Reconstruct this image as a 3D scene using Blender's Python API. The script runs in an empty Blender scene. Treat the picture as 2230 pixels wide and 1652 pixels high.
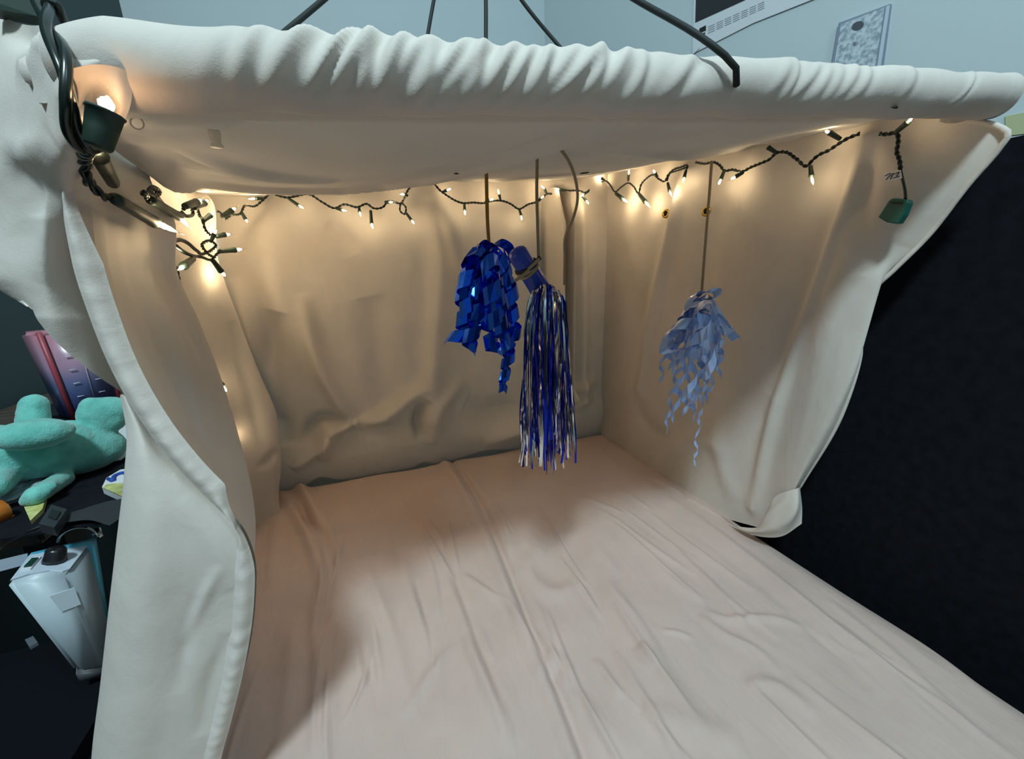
import bpy, bmesh, math, random
import numpy as np
from mathutils import Vector, Matrix
random.seed(7); RNG = np.random.default_rng(7)
S = bpy.context.scene
COL = S.collection

# ------------------------------------------------------------------ camera
F, CX, CY, Z0 = 878.74, 1115.0, 826.0, 0.97
PITCH, ROLL, YAW = math.radians(14.80), math.radians(2.3135), math.radians(18.202)
def _rot(v):
    x, y, z = v
    c, s = math.cos(ROLL), math.sin(ROLL);  x, z = c*x + s*z, -s*x + c*z
    c, s = math.cos(PITCH), math.sin(PITCH); y, z = c*y + s*z, -s*y + c*z
    c, s = math.cos(YAW), math.sin(YAW);    x, y = c*x + s*y, -s*x + c*y
    return np.array([x, y, z])
cd = bpy.data.cameras.new('camera'); cam = bpy.data.objects.new('camera', cd); COL.objects.link(cam)
cd.sensor_width = 36; cd.lens = F/2230*36; cd.clip_start = 0.02
r_, f_, u_ = _rot((1, 0, 0)), _rot((0, 1, 0)), _rot((0, 0, 1))
cam.matrix_world = Matrix(((r_[0], u_[0], -f_[0], 0), (r_[1], u_[1], -f_[1], 0), (r_[2], u_[2], -f_[2], Z0), (0, 0, 0, 1)))
S.camera = cam

# ------------------------------------------------------------------ light and exposure
S.view_settings.view_transform = 'Standard'; S.view_settings.look = 'None'
S.view_settings.gamma = 1; S.view_settings.exposure = 0.0; S.view_settings.use_curve_mapping = False
try: S.cycles.use_denoising = True
except Exception: pass
W = bpy.data.worlds.new('room_light'); S.world = W; W.use_nodes = True
W.node_tree.nodes['Background'].inputs[0].default_value = (0.56, 0.80, 0.92, 1)
W.node_tree.nodes['Background'].inputs[1].default_value = 0.62
def area(name, loc, target, size, power, col):
    l = bpy.data.lights.new(name, 'AREA'); l.energy = power; l.color = col; l.shape = 'DISK'; l.size = size
    o = bpy.data.objects.new(name, l); COL.objects.link(o); o.location = loc
    o.rotation_euler = (Vector(target)-Vector(loc)).to_track_quat('-Z', 'Y').to_euler(); return o
area('ceiling_lamp', (-0.42, -0.72, Z0+1.78), (0.2, 0.6, 0.5), 0.28, 46, (0.72, 0.93, 1.0))
area('added_fill_light', (1.05, -1.1, Z0+1.75), (0.1, 0.6, 0.6), 0.5, 9, (0.72, 0.94, 1.0))  # unseen fill light, added to brighten the inner side of the left curtain
BULB = 205.0

# ------------------------------------------------------------------ helpers
def at(px, py, x=None, y=None, z=None, d=None):
    """real-world point seen at photo pixel (px, py) on the plane x=, y= or z= (or at ground distance d)"""
    q = _rot(((px-CX)/F, 1.0, -(py-CY)/F))
    if x is not None: t = x/q[0]
    elif y is not None: t = y/q[1]
    elif z is not None: t = (z-Z0)/q[2]
    else: t = d/math.hypot(q[0], q[1])
    return q*t + np.array([0, 0, Z0])
def proj(p):
    q = np.asarray(p, float)-np.array([0, 0, Z0]); d = q@f_; return np.array([CX+F*(q@r_)/d, CY-F*(q@u_)/d])
def depth(p): return float((np.asarray(p, float)-np.array([0, 0, Z0]))@f_)
def XL(y): return -0.16-0.22*(y-0.32)
def at_left(px, py, off=0.0):
    q = _rot(((px-CX)/F, 1.0, -(py-CY)/F))          # x = a + b*y
    a, b = -0.16+0.22*0.32+off, -0.22
    t = a/(q[0]-b*q[1]); return q*t+np.array([0, 0, Z0])

def link(name, me, mats=None, parent=None, smooth=True):
    if mats is not None:
        for m in (mats if isinstance(mats, (list, tuple)) else [mats]): me.materials.append(m)
    if smooth:
        me.polygons.foreach_set('use_smooth', [True]*len(me.polygons))
    o = bpy.data.objects.new(name, me); COL.objects.link(o)
    if parent is not None: o.parent = parent; o.matrix_parent_inverse = Matrix.Translation(-Vector(parent.location))
    return o
def mesh(name, vs, fs, mats=None, parent=None, smooth=True):
    me = bpy.data.meshes.new(name); me.from_pydata([tuple(map(float, v)) for v in vs], [], [tuple(map(int, f)) for f in fs]); me.update()
    return link(name, me, mats, parent, smooth)
def tag(o, label=None, cat=None, group=None, kind=None):
    if label: o['label'] = label
    if cat: o['category'] = cat
    if group: o['group'] = group
    if kind: o['kind'] = kind
    return o
def thing(name, loc, label, cat, group=None):
    o = bpy.data.objects.new(name, None); COL.objects.link(o); o.location = [float(v) for v in loc]
    return tag(o, label, cat, group)
def cr(pts, n):
    """Catmull-Rom resample to n points, even in chord length"""
    P = np.asarray(pts, float)
    if len(P) == 2: return P[0]+(P[1]-P[0])*np.linspace(0, 1, n)[:, None]
    d = np.linalg.norm(np.diff(P, axis=0), axis=1); s = np.concatenate([[0], np.cumsum(np.maximum(d, 1e-6))])
    m = np.gradient(P, s, axis=0)
    q = np.linspace(0, s[-1], n); k = np.clip(np.searchsorted(s, q, 'right')-1, 0, len(P)-2)
    h = s[k+1]-s[k]; t = ((q-s[k])/h)[:, None]; h = h[:, None]
    return (2*t**3-3*t**2+1)*P[k]+(t**3-2*t**2+t)*h*m[k]+(-2*t**3+3*t**2)*P[k+1]+(t**3-t**2)*h*m[k+1]
def loft(cols, nr, nc):
    C = np.array([cr(c, nr) for c in cols]); G = np.array([cr(C[:, i], nc) for i in range(nr)]); return G     # nr x nc x 3
def normals(G):
    n = np.cross(np.gradient(G, axis=1), np.gradient(G, axis=0)); return n/np.maximum(np.linalg.norm(n, axis=2, keepdims=True), 1e-9)
def pdist(P, L):
    """distance from points P to polyline L and the parameter 0..1 along it"""
    L = np.asarray(L, float); best = np.full(len(P), 1e9); par = np.zeros(len(P))
    seg = np.linalg.norm(np.diff(L, axis=0), axis=1); cum = np.concatenate([[0], np.cumsum(seg)])
    for i in range(len(L)-1):
        ab = L[i+1]-L[i]; t = np.clip(((P-L[i])@ab)/max(ab@ab, 1e-12), 0, 1)
        d = np.linalg.norm(P-(L[i]+t[:, None]*ab), axis=1); m = d < best
        best[m] = d[m]; par[m] = ((cum[i]+t*seg[i])/cum[-1])[m]
    return best, par
def folds(G, lst, direction=None):
    """raise ridges (amp>0) or creases (amp<0) along polylines: (points, amp, width[, fade]); fade 'both'|'start'|'end'|'none'"""
    P = G.reshape(-1, 3); N = np.broadcast_to(np.array(direction, float), P.shape) if direction is not None else normals(G).reshape(-1, 3)
    D = np.zeros(len(P))
    for it in lst:
        pts, amp, w = it[:3]; fade = it[3] if len(it) > 3 else 'both'
        d, t = pdist(P, cr(pts, 14) if len(pts) > 2 else pts)
        e = np.exp(-(d/w)**2)*amp
        if fade == 'both': e = e*np.sin(np.pi*np.clip(t, 0.0, 1))**0.6
        elif fade == 'end': e = e*np.clip((1-t)*2, 0, 1)
        elif fade == 'start': e = e*np.clip(t*2, 0, 1)
        D += e
    return (P+N*D[:, None]).reshape(G.shape)
def wob(P, sc, seed=0, n=5):
    r = np.random.default_rng(seed); v = np.zeros(P.shape[:-1])
    for k in range(n):
        w = r.normal(size=3)*np.array(sc)*(1+0.6*k); v += np.sin(P@w+r.uniform(0, 6.28))/(1+0.6*k)
    return v/2.2
def grid_faces(nr, nc, closed=False):
    fs = []
    for i in range(nr-1):
        for j in range(nc if closed else nc-1):
            a, b = i*nc+j, i*nc+(j+1) % nc; fs.append((a, b, b+nc, a+nc))
    return fs
def sheet(name, G, mat, parent=None):
    nr, nc = G.shape[:2]; return mesh(name, G.reshape(-1, 3), grid_faces(nr, nc), mat, parent)
def frames(P):
    T = np.gradient(P, axis=0); T /= np.maximum(np.linalg.norm(T, axis=1, keepdims=True), 1e-9)
    ref = np.array([0.3, 0.2, 0.93]); N = np.zeros_like(P); n = ref-T[0]*(ref@T[0])
    if np.linalg.norm(n) < 0.05: n = np.array([1, 0, 0])-T[0]*T[0][0]
    for i in range(len(P)):
        n = n-T[i]*(n@T[i]); n /= max(np.linalg.norm(n), 1e-9); N[i] = n
    return T, N, np.cross(T, N)
def tube_geo(P, r, k=8):
    P = np.asarray(P, float); r = np.broadcast_to(np.asarray(r, float), (len(P),)); T, N, B = frames(P)
    a = np.linspace(0, 2*np.pi, k, endpoint=False)
    V = P[:, None]+r[:, None, None]*(np.cos(a)[None, :, None]*N[:, None]+np.sin(a)[None, :, None]*B[:, None])
    V = V.reshape(-1, 3); fs = grid_faces(len(P), k, True)
    n = len(P); fs.append(tuple(range(k-1, -1, -1))); fs.append(tuple((n-1)*k+j for j in range(k)))
    return V, fs
def merge(gs):
    V, Fc, o = [], [], 0
    for v, f in gs:
        V.append(np.asarray(v, float)); Fc += [tuple(i+o for i in t) for t in f]; o += len(v)
    return np.concatenate(V), Fc
def tube(name, P, r, mat, parent=None, k=8):
    V, fs = tube_geo(P, r, k); return mesh(name, V, fs, mat, parent)
def twist_geo(pts, r, pitch, n=None, k=6):
    L = np.linalg.norm(np.diff(np.asarray(pts, float), axis=0), axis=1).sum(); n = n or max(8, int(L/pitch*10))
    P = cr(pts, n); T, N, B = frames(P); ph = np.linspace(0, L/pitch*2*np.pi, n)
    out = []
    for o in (0, np.pi):
        Q = P+r*0.95*(np.cos(ph+o)[:, None]*N+np.sin(ph+o)[:, None]*B); out.append(tube_geo(Q, r, k))
    return merge(out)
def box_geo(c, s, bev=0.0):
    bm = bmesh.new(); bmesh.ops.create_cube(bm, size=1); bmesh.ops.scale(bm, vec=s, verts=bm.verts); bmesh.ops.translate(bm, vec=c, verts=bm.verts)
    if bev: bmesh.ops.bevel(bm, geom=bm.edges[:], offset=bev, segments=2, affect='EDGES')
    return bm
def bmobj(name, bm, mat, parent=None, smooth=False):
    me = bpy.data.meshes.new(name); bm.to_mesh(me); bm.free(); return link(name, me, mat, parent, smooth)
def box(name, c, s, mat, parent=None, bev=0.0): return bmobj(name, box_geo(c, s, bev), mat, parent)
def slab(name, quad, thick, nrm, mat, parent=None):
    """flat polygon with real thickness, quad front points"""
    q = [np.asarray(p, float) for p in quad]; n = len(q); b = [p-np.asarray(nrm, float)*thick for p in q]
    fs = [tuple(range(n)), tuple(range(2*n-1, n-1, -1))]+[(i, i+n, (i+1) % n+n, (i+1) % n) for i in range(n)]
    return mesh(name, q+b, fs, mat, parent, smooth=False)
def lathe_geo(a, b, prof, k=14):
    """profile [(t 0..1 along a->b, radius)]"""
    a, b = np.asarray(a, float), np.asarray(b, float); P = np.array([a+(b-a)*t for t, _ in prof]); R_ = [r for _, r in prof]
    d = b-a; d /= np.linalg.norm(d); ref = np.array([0, 0, 1.0]) if abs(d[2]) < 0.9 else np.array([1.0, 0, 0])
    n = np.cross(d, ref); n /= np.linalg.norm(n); c = np.cross(d, n); al = np.linspace(0, 2*np.pi, k, endpoint=False)
    V = (P[:, None]+np.array(R_)[:, None, None]*(np.cos(al)[None, :, None]*n+np.sin(al)[None, :, None]*c)).reshape(-1, 3)
    fs = grid_faces(len(P), k, True); fs.append(tuple(range(k-1, -1, -1))); fs.append(tuple((len(P)-1)*k+j for j in range(k)))
    return V, fs
def lathe(name, a, b, prof, mat, parent=None, k=14):
    V, fs = lathe_geo(a, b, prof, k); return mesh(name, V, fs, mat, parent)

# ------------------------------------------------------------------ materials
def mat(name, col, rough=0.6, metal=0.0, **kw):
    m = bpy.data.materials.new(name); m.use_nodes = True; nt = m.node_tree; b = nt.nodes['Principled BSDF']
    b.inputs['Base Color'].default_value = (*col, 1); b.inputs['Roughness'].default_value = rough; b.inputs['Metallic'].default_value = metal
    for k, v in kw.items():
        if k in b.inputs: b.inputs[k].default_value = v
    return m
def noise_col(m, c1, c2, scale, detail=4, stretch=(1, 1, 1), lo=0.35, hi=0.65):
    nt = m.node_tree; b = nt.nodes['Principled BSDF']; tc = nt.nodes.new('ShaderNodeTexCoord'); mp = nt.nodes.new('ShaderNodeMapping'); mp.inputs['Scale'].default_value = stretch
    n = nt.nodes.new('ShaderNodeTexNoise'); n.inputs['Scale'].default_value = scale; n.inputs['Detail'].default_value = detail
    r = nt.nodes.new('ShaderNodeValToRGB'); r.color_ramp.elements[0].color = (*c1, 1); r.color_ramp.elements[1].color = (*c2, 1); r.color_ramp.elements[0].position = lo; r.color_ramp.elements[1].position = hi
    nt.links.new(tc.outputs['Object'], mp.inputs[0]); nt.links.new(mp.outputs[0], n.inputs['Vector']); nt.links.new(n.outputs['Fac'], r.inputs[0]); nt.links.new(r.outputs[0], b.inputs['Base Color']); return m
def bump(m, layers):
    """layers: (scale, detail, strength, distance, stretch)"""
    nt = m.node_tree; b = nt.nodes['Principled BSDF']; prev = None; tc = nt.nodes.new('ShaderNodeTexCoord')
    for sc, det, st, dist, stretch in layers:
        mp = nt.nodes.new('ShaderNodeMapping'); mp.inputs['Scale'].default_value = stretch
        n = nt.nodes.new('ShaderNodeTexNoise'); n.inputs['Scale'].default_value = sc; n.inputs['Detail'].default_value = det; n.inputs['Distortion'].default_value = 0.4
        bp = nt.nodes.new('ShaderNodeBump'); bp.inputs['Strength'].default_value = st; bp.inputs['Distance'].default_value = dist
        nt.links.new(tc.outputs['Object'], mp.inputs[0]); nt.links.new(mp.outputs[0], n.inputs['Vector']); nt.links.new(n.outputs['Fac'], bp.inputs['Height'])
        if prev: nt.links.new(prev.outputs[0], bp.inputs['Normal'])
        prev = bp
    nt.links.new(prev.outputs[0], b.inputs['Normal']); return m
def cloth(name, col, trans=0.12, tcol=None, layers=()):
    m = mat(name, col, 0.9); nt = m.node_tree; b = nt.nodes['Principled BSDF']; b.inputs['Specular IOR Level'].default_value = 0.15
    b.inputs['Sheen Weight'].default_value = 0.1
    noise_col(m, tuple(c*0.95 for c in col), tuple(min(1, c*1.04) for c in col), 9, 5)
    bump(m, list(layers)+[(900, 2, 0.25, 0.0006, (1, 1, 1))])
    if trans:
        t = nt.nodes.new('ShaderNodeBsdfTranslucent'); t.inputs[0].default_value = (*(tcol or col), 1); mx = nt.nodes.new('ShaderNodeMixShader'); mx.inputs[0].default_value = trans
        out = nt.nodes['Material Output']; nt.links.new(b.outputs[0], mx.inputs[1]); nt.links.new(t.outputs[0], mx.inputs[2]); nt.links.new(mx.outputs[0], out.inputs[0])
    return m
def glass(name, tint=(1, 1, 1), alpha=0.88, rough=0.05):
    m = bpy.data.materials.new(name); m.use_nodes = True; nt = m.node_tree; nt.nodes.clear()
    o = nt.nodes.new('ShaderNodeOutputMaterial'); t = nt.nodes.new('ShaderNodeBsdfTransparent'); t.inputs[0].default_value = (*tint, 1)
    g = nt.nodes.new('ShaderNodeBsdfGlossy'); g.inputs['Roughness'].default_value = rough; mx = nt.nodes.new('ShaderNodeMixShader'); mx.inputs[0].default_value = 1-alpha
    nt.links.new(t.outputs[0], mx.inputs[1]); nt.links.new(g.outputs[0], mx.inputs[2]); nt.links.new(mx.outputs[0], o.inputs[0]); return m
def emit(name, col, st):
    m = bpy.data.materials.new(name); m.use_nodes = True; nt = m.node_tree; nt.nodes.clear()
    o = nt.nodes.new('ShaderNodeOutputMaterial'); e = nt.nodes.new('ShaderNodeEmission'); e.inputs[0].default_value = (*col, 1); e.inputs[1].default_value = st
    nt.links.new(e.outputs[0], o.inputs[0]); return m

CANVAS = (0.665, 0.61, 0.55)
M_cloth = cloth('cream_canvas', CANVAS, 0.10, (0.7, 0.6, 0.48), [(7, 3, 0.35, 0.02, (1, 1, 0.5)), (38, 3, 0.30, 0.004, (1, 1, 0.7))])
M_roof_shaded = cloth('cream_canvas_roof_shaded', (0.57, 0.535, 0.49), 0.03, (0.7, 0.62, 0.52), [(5, 3, 0.25, 0.02, (1, 1, 1))])  # same canvas, darkened: shade of the roof underside is put into its colour
M_hem = cloth('cream_canvas_hem', CANVAS, 0.04, None, [(30, 3, 0.3, 0.004, (1, 1, 1.6))])
M_sheet = cloth('pink_beige_cotton', (0.55, 0.432, 0.388), 0.0, None, [(9, 4, 0.4, 0.014, (1.6, 0.35, 1)), (30, 4, 0.45, 0.005, (1.5, 0.45, 1))])
M_light_wall = bump(mat('pale_blue_wall_paint', (0.57, 0.64, 0.655), 0.7), [(220, 2, 0.15, 0.001, (1, 1, 1))])
M_dark_wall = bump(mat('dark_green_wall_paint', (0.045, 0.068, 0.070), 0.7), [(220, 2, 0.15, 0.001, (1, 1, 1))])
M_black = bump(noise_col(mat('black_felt', (0.009, 0.0095, 0.013), 0.95), (0.0075, 0.008, 0.011), (0.011, 0.0115, 0.016), 60), [(700, 2, 0.4, 0.001, (1, 1, 1))])
M_black.node_tree.nodes['Principled BSDF'].inputs['Specular IOR Level'].default_value = 0.08
M_floor = noise_col(mat('dark_floor', (0.03, 0.03, 0.03), 0.8), (0.02, 0.02, 0.022), (0.035, 0.034, 0.034), 12)
M_cord = mat('black_cord', (0.005, 0.009, 0.008), 0.7)
M_wire = mat('dark_green_wire', (0.006, 0.012, 0.009), 0.28)
M_husk = mat('green_plastic', (0.008, 0.026, 0.017), 0.6)
M_plug = mat('bright_green_plug', (0.004, 0.095, 0.070), 0.45)
M_bulb = emit('warm_filament', (1.0, 0.77, 0.47), BULB)
M_bulb_dim = emit('dim_warm_filament', (1.0, 0.62, 0.34), BULB*0.3)
M_glass = glass('clear_bulb_glass', (1, 0.98, 0.93), 0.86, 0.04)
M_blue = mat('blue_foil', (0.015, 0.13, 0.92), 0.13, 0.85)
M_blue2 = mat('blue_foil_strand', (0.012, 0.03, 0.46), 0.2, 0.85)
M_silver = mat('silver_foil', (0.86, 0.85, 0.82), 0.16, 1.0)
M_bluepl = mat('blue_plastic', (0.012, 0.045, 0.42), 0.36)
M_pale = mat('iridescent_ribbon', (0.44, 0.58, 0.96), 0.14, 0.15); _b = M_pale.node_tree.nodes['Principled BSDF']
for k_, v_ in (('Thin Film Thickness', 420.0), ('Thin Film IOR', 1.6), ('Coat Weight', 0.5)):
    if k_ in _b.inputs: _b.inputs[k_].default_value = v_
M_must = mat('mustard_elastic', (0.30, 0.17, 0.035), 0.6)
M_beige = mat('beige_elastic', (0.33, 0.25, 0.15), 0.6)
M_brass = mat('brass', (0.55, 0.36, 0.10), 0.25, 1.0)
M_dark = mat('dark_hole', (0.02, 0.015, 0.01), 0.9)
M_white = mat('white_paper', (0.72, 0.74, 0.76), 0.6)

# ------------------------------------------------------------------ setting
def struct(o): o['kind'] = 'structure'; return o
YB = 2.35
struct(box('floor', (0.7, 0.0, -0.02), (5.0, 5.2, 0.04), M_floor))
struct(box('wall_back', (0.105, YB+0.03, 1.4), (1.87, 0.06, 2.8), M_light_wall))
struct(box('wall_left', (-0.855, 0.0, 1.4), (0.06, 4.76, 2.8), M_dark_wall))
struct(box('wall_front', (0.81, -2.4, 1.4), (3.36, 0.06, 2.8), M_light_wall))
wr0, wr1 = np.array([1.035, YB]), np.array([2.475, -2.36])
wd = (wr1-wr0)/np.linalg.norm(wr1-wr0); wn = np.array([-wd[1], wd[0]]); wn = wn if wn[0] < 0 else -wn      # room-side normal
c_ = [wr0, wr1, wr1-wn*0.06, wr0-wn*0.06]
struct(mesh('wall_right', [(*p, 0) for p in c_]+[(*p, 2.8) for p in c_], [(0, 1, 5, 4), (1, 2, 6, 5), (2, 3, 7, 6), (3, 0, 4, 7), (4, 5, 6, 7), (3, 2, 1, 0)], M_light_wall, smooth=False))
WN = np.array([wn[0], wn[1], 0])
def on_wall(px, py, off=0.0):
    q = _rot(((px-CX)/F, 1.0, -(py-CY)/F)); p0 = np.array([*wr0, Z0])+WN*off
    t = ((p0-np.array([0, 0, Z0]))@WN)/(q@WN); return q*t+np.array([0, 0, Z0])

# black felt divider panel standing along the right side of the bed
XP = 0.765
pt = at(2215, 296, x=XP)[2]
t = thing('divider_panel', (XP+0.02, 0.4, 0), 'tall matte black panel standing along the right side of the bed', 'panel')
box('felt_face', (XP+0.012, 0.28, pt/2+0.03), (0.024, 1.76, pt-0.06), M_black, t, 0.004)
for yy in (-0.55, 1.1): box('foot', (XP+0.03, yy, 0.0175), (0.09, 0.05, 0.035), M_cord, t, 0.004)

# ------------------------------------------------------------------ bed
BZ = 0.45
bed = thing('bed', (0.18, 0.4, 0), 'low bed with a wrinkled pinkish beige fitted sheet under the canopy', 'bed')
X0, X1, Y0, Y1 = -0.335, 0.695, -0.45, 1.125
nx, ny = 460, 560
gx = np.concatenate([np.full(1, X0-0.03), np.linspace(X0-0.03, X1+0.03, nx-2), np.full(1, X1+0.03)])
gy = np.linspace(Y0-0.03, Y1+0.03, ny)
GX, GY = np.meshgrid(gx, gy); P = np.stack([GX, GY, np.full_like(GX, BZ)], 2)
def B(*pts): return [at(a, b, z=BZ) for a, b in pts]
wr = [
 (B((955, 985), (1030, 1110), (1090, 1250), (1150, 1400), (1215, 1560), (1275, 1720)), 0.0075, 0.011, 'none'),
 (B((975, 985), (1055, 1110), (1112, 1250), (1172, 1400), (1240, 1560), (1300, 1720)), -0.007, 0.007, 'none'),
 (B((1000, 1010), (1075, 1110), (1130, 1230)), 0.005, 0.014),
 (B((640, 1040), (665, 1080), (690, 1130), (700, 1170)), 0.022, 0.014),
 (B((600, 1065), (650, 1130), (690, 1220), (720, 1330)), 0.014, 0.012),
 (B((690, 1060), (710, 1130), (740, 1230), (760, 1340)), 0.007, 0.010),
 (B((620, 1060), (600, 1160), (590, 1330)), 0.006, 0.014),
 (B((655, 1090), (675, 1140), (705, 1170)), -0.016, 0.008),
 (B((700, 1250), (690, 1400), (720, 1560), (690, 1680)), 0.006, 0.012),
 (B((730, 1230), (790, 1400), (830, 1560)), -0.004, 0.008),
 (B((770, 1120), (800, 1240), (860, 1400), (900, 1560)), 0.005, 0.010),
 (B((850, 1130), (890, 1280), (950, 1450), (960, 1600)), 0.006, 0.011),
 (B((905, 1270), (940, 1400), (950, 1520)), -0.005, 0.006),
 (B((930, 1150), (1000, 1330), (1060, 1480), (1120, 1620)), 0.006, 0.012),
 (B((985, 1240), (1040, 1390), (1100, 1560)), -0.005, 0.007),
 (B((1010, 1390), (1070, 1520), (1110, 1640)), 0.005, 0.008),
 (B((880, 1560), (930, 1480), (990, 1400)), 0.004, 0.008),
 (B((900, 1000), (960, 985), (1020, 990)), 0.005, 0.012),
 (B((935, 1010), (985, 1040), (1010, 1090)), 0.006, 0.010),
 (B((1180, 1190), (1150, 1240), (1200, 1290), (1270, 1270)), 0.009, 0.018),
 (B((1290, 1120), (1300, 1200), (1350, 1260)), 0.006, 0.018),
 (B((1140, 1270), (1180, 1350), (1200, 1440), (1160, 1480)), 0.005, 0.010),
 (B((1300, 1230), (1370, 1350), (1450, 1480), (1530, 1600)), 0.007, 0.014),
 (B((1280, 1240), (1320, 1370), (1350, 1500)), -0.004, 0.012),
 (B((1320, 1130), (1400, 1200), (1500, 1290), (1540, 1310)), 0.006, 0.010),
 (B((1530, 1325), (1580, 1345), (1680, 1350), (1760, 1370)), 0.005, 0.007),
 (B((1525, 1335), (1570, 1375), (1650, 1420), (1700, 1470)), 0.006, 0.008),
 (B((1440, 1375), (1480, 1380), (1510, 1388)), 0.004, 0.004),
 (B((1390, 1410), (1410, 1440), (1430, 1460)), 0.005, 0.010),
 (B((1295, 1430), (1330, 1480), (1355, 1520)), 0.005, 0.006),
 (B((1620, 1485), (1680, 1490), (1780, 1560)), 0.005, 0.009),
 (B((1200, 1480), (1290, 1560), (1380, 1660)), 0.006, 0.016),
 (B((1400, 1540), (1520, 1590), (1620, 1610)), 0.006, 0.018),
 (B((1650, 1140), (1780, 1230), (1990, 1370), (2200, 1560)), 0.005, 0.009),
 (B((1450, 1080), (1620, 1210), (1850, 1400), (2100, 1640)), 0.006, 0.012),
 (B((1500, 1150), (1700, 1310), (1900, 1500)), -0.004, 0.012),
 (B((1800, 1300), (1950, 1430), (2130, 1600)), 0.004, 0.008),
 (B((560, 1300), (540, 1450), (530, 1650)), 0.006, 0.02),
 (B((640, 1330), (630, 1480), (610, 1650)), 0.005, 0.012),
 (B((1190, 1420), (1230, 1450), (1240, 1500)), 0.004, 0.010),
]
for k in range(60):
    x0 = RNG.uniform(-0.22, 0.62); y0 = RNG.uniform(0.05, 0.85); L = RNG.uniform(0.08, 0.3); dx = RNG.normal()*0.03+0.01
    wr.append(([(x0, y0, BZ), (x0+dx*0.5+RNG.normal()*0.006, y0-L/2, BZ), (x0+dx, y0-L, BZ)], RNG.uniform(0.0022, 0.0055), RNG.uniform(0.0032, 0.007)))
P = folds(P, wr, (0, 0, 1))
P[..., 2] += 0.004*wob(P*np.array([1, 0.35, 1]), (14, 14, 0), 3)
# rolled edges: back, right, left drop down the sides of the mattress
def edge(dist, r=0.055):        # dist inside from the edge, negative outside
    q = np.clip((r-dist)/r, 0, 1.6); return np.where(q < 1, r*(1-np.sqrt(np.maximum(0, 1-q*q))), r+(q-1)*r*6)
drop = np.maximum(np.maximum(edge(X1-GX), edge(GX-X0)), edge(Y1-GY, 0.07))
drop = np.maximum(drop, edge(GY-Y0))
P[..., 2] -= np.minimum(drop, 0.20)
P[..., 0] = np.clip(P[..., 0], X0-0.004, X1+0.004); P[..., 1] = np.clip(P[..., 1], Y0-0.004, Y1+0.004)
sheet('fitted_sheet', P, M_sheet, bed)
box('mattress', (0.18, 0.337, 0.335), (1.0, 1.53, 0.17), M_sheet, bed, 0.03)
box('bed_base', (0.18, 0.337, 0.165), (0.98, 1.5, 0.17), M_black, bed, 0.01)
for xx in (-0.26, 0.62):
    for yy in (-0.36, 1.03): box('leg', (xx, yy, 0.04), (0.06, 0.06, 0.08), M_cord, bed, 0.004)

# ------------------------------------------------------------------ canopy roof
def rodz(x): return Z0+0.119+(x+0.13)/0.81*0.052
def roofz(x, y):
    x, y = np.asarray(x, float), np.asarray(y, float)
    xl = XL(y); u = np.clip((x-xl)/(0.685-xl), 0, 1); v = np.clip((y-0.32)/0.78, 0, 1)
    zf = rodz(x)-0.0175+0.016*np.clip((u-0.75)/0.2, 0, 1); zb = Z0+np.interp(u, [0, .12, .25, .47, .62, .78, .94, 1], [.186, .187, .196, .232, .236, .236, .252, .262])
    return zf*(1-v)+zb*v-0.016*np.sin(np.pi*v)*np.sin(np.pi*u)**1.1
def on_roof(px, py, off=0.0):
    q = _rot(((px-CX)/F, 1.0, -(py-CY)/F)); prev = None
    for t in np.linspace(0.2, 1.6, 1401):
        p = q*t+np.array([0, 0, Z0])
        if p[1] > 0.30 and p[2] >= roofz(p[0], p[1])-off: return p
    return at(px, py, y=1.08)
canopy = thing('canopy_roof', (0.18, 0.32, Z0+0.12), 'cream cloth roof of the canopy, sagging behind a cloth wrapped pipe', 'canopy')
vv = np.linspace(0, 1, 90); uu = np.linspace(0, 1, 200)
U, V_ = np.meshgrid(uu, vv); Yr = 0.32+0.80*V_; Xr = XL(Yr)+(0.705-XL(Yr))*U
R = np.stack([Xr, Yr, roofz(Xr, Yr)], 2)
def RF(*p): return [on_roof(a, b) for a, b in p]
R = folds(R, [
 (RF((290, 330), (460, 398), (620, 411), (800, 405), (1000, 375), (1180, 330), (1340, 270)), -0.0114, 0.012, 'both'),
 (RF((290, 320), (460, 385), (620, 398), (800, 390), (1000, 360), (1180, 312), (1320, 255)), 0.0076, 0.012),
 (RF((270, 300), (400, 330), (600, 380), (760, 395)), -0.0114, 0.010),
 (RF((270, 290), (420, 345), (560, 400)), 0.0095, 0.010),
 (RF((270, 315), (360, 375), (480, 415)), -0.0133, 0.009),
 (RF((280, 270), (400, 262), (520, 275)), -0.0076, 0.012),
 (RF((930, 385), (1060, 395), (1200, 380), (1330, 372)), -0.0076, 0.012),
 (RF((1330, 330), (1480, 340), (1640, 320), (1800, 280)), -0.0076, 0.015),
 (RF((1560, 345), (1700, 312), (1900, 262)), -0.0076, 0.01),
], (0, 0, 1))
kv = np.clip(V_/0.12, 0, 1); R[..., 2] = R[..., 2]*kv+roofz(Xr, Yr)*(1-kv)
sheet('roof_panel', R, M_roof_shaded, canopy)
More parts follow.
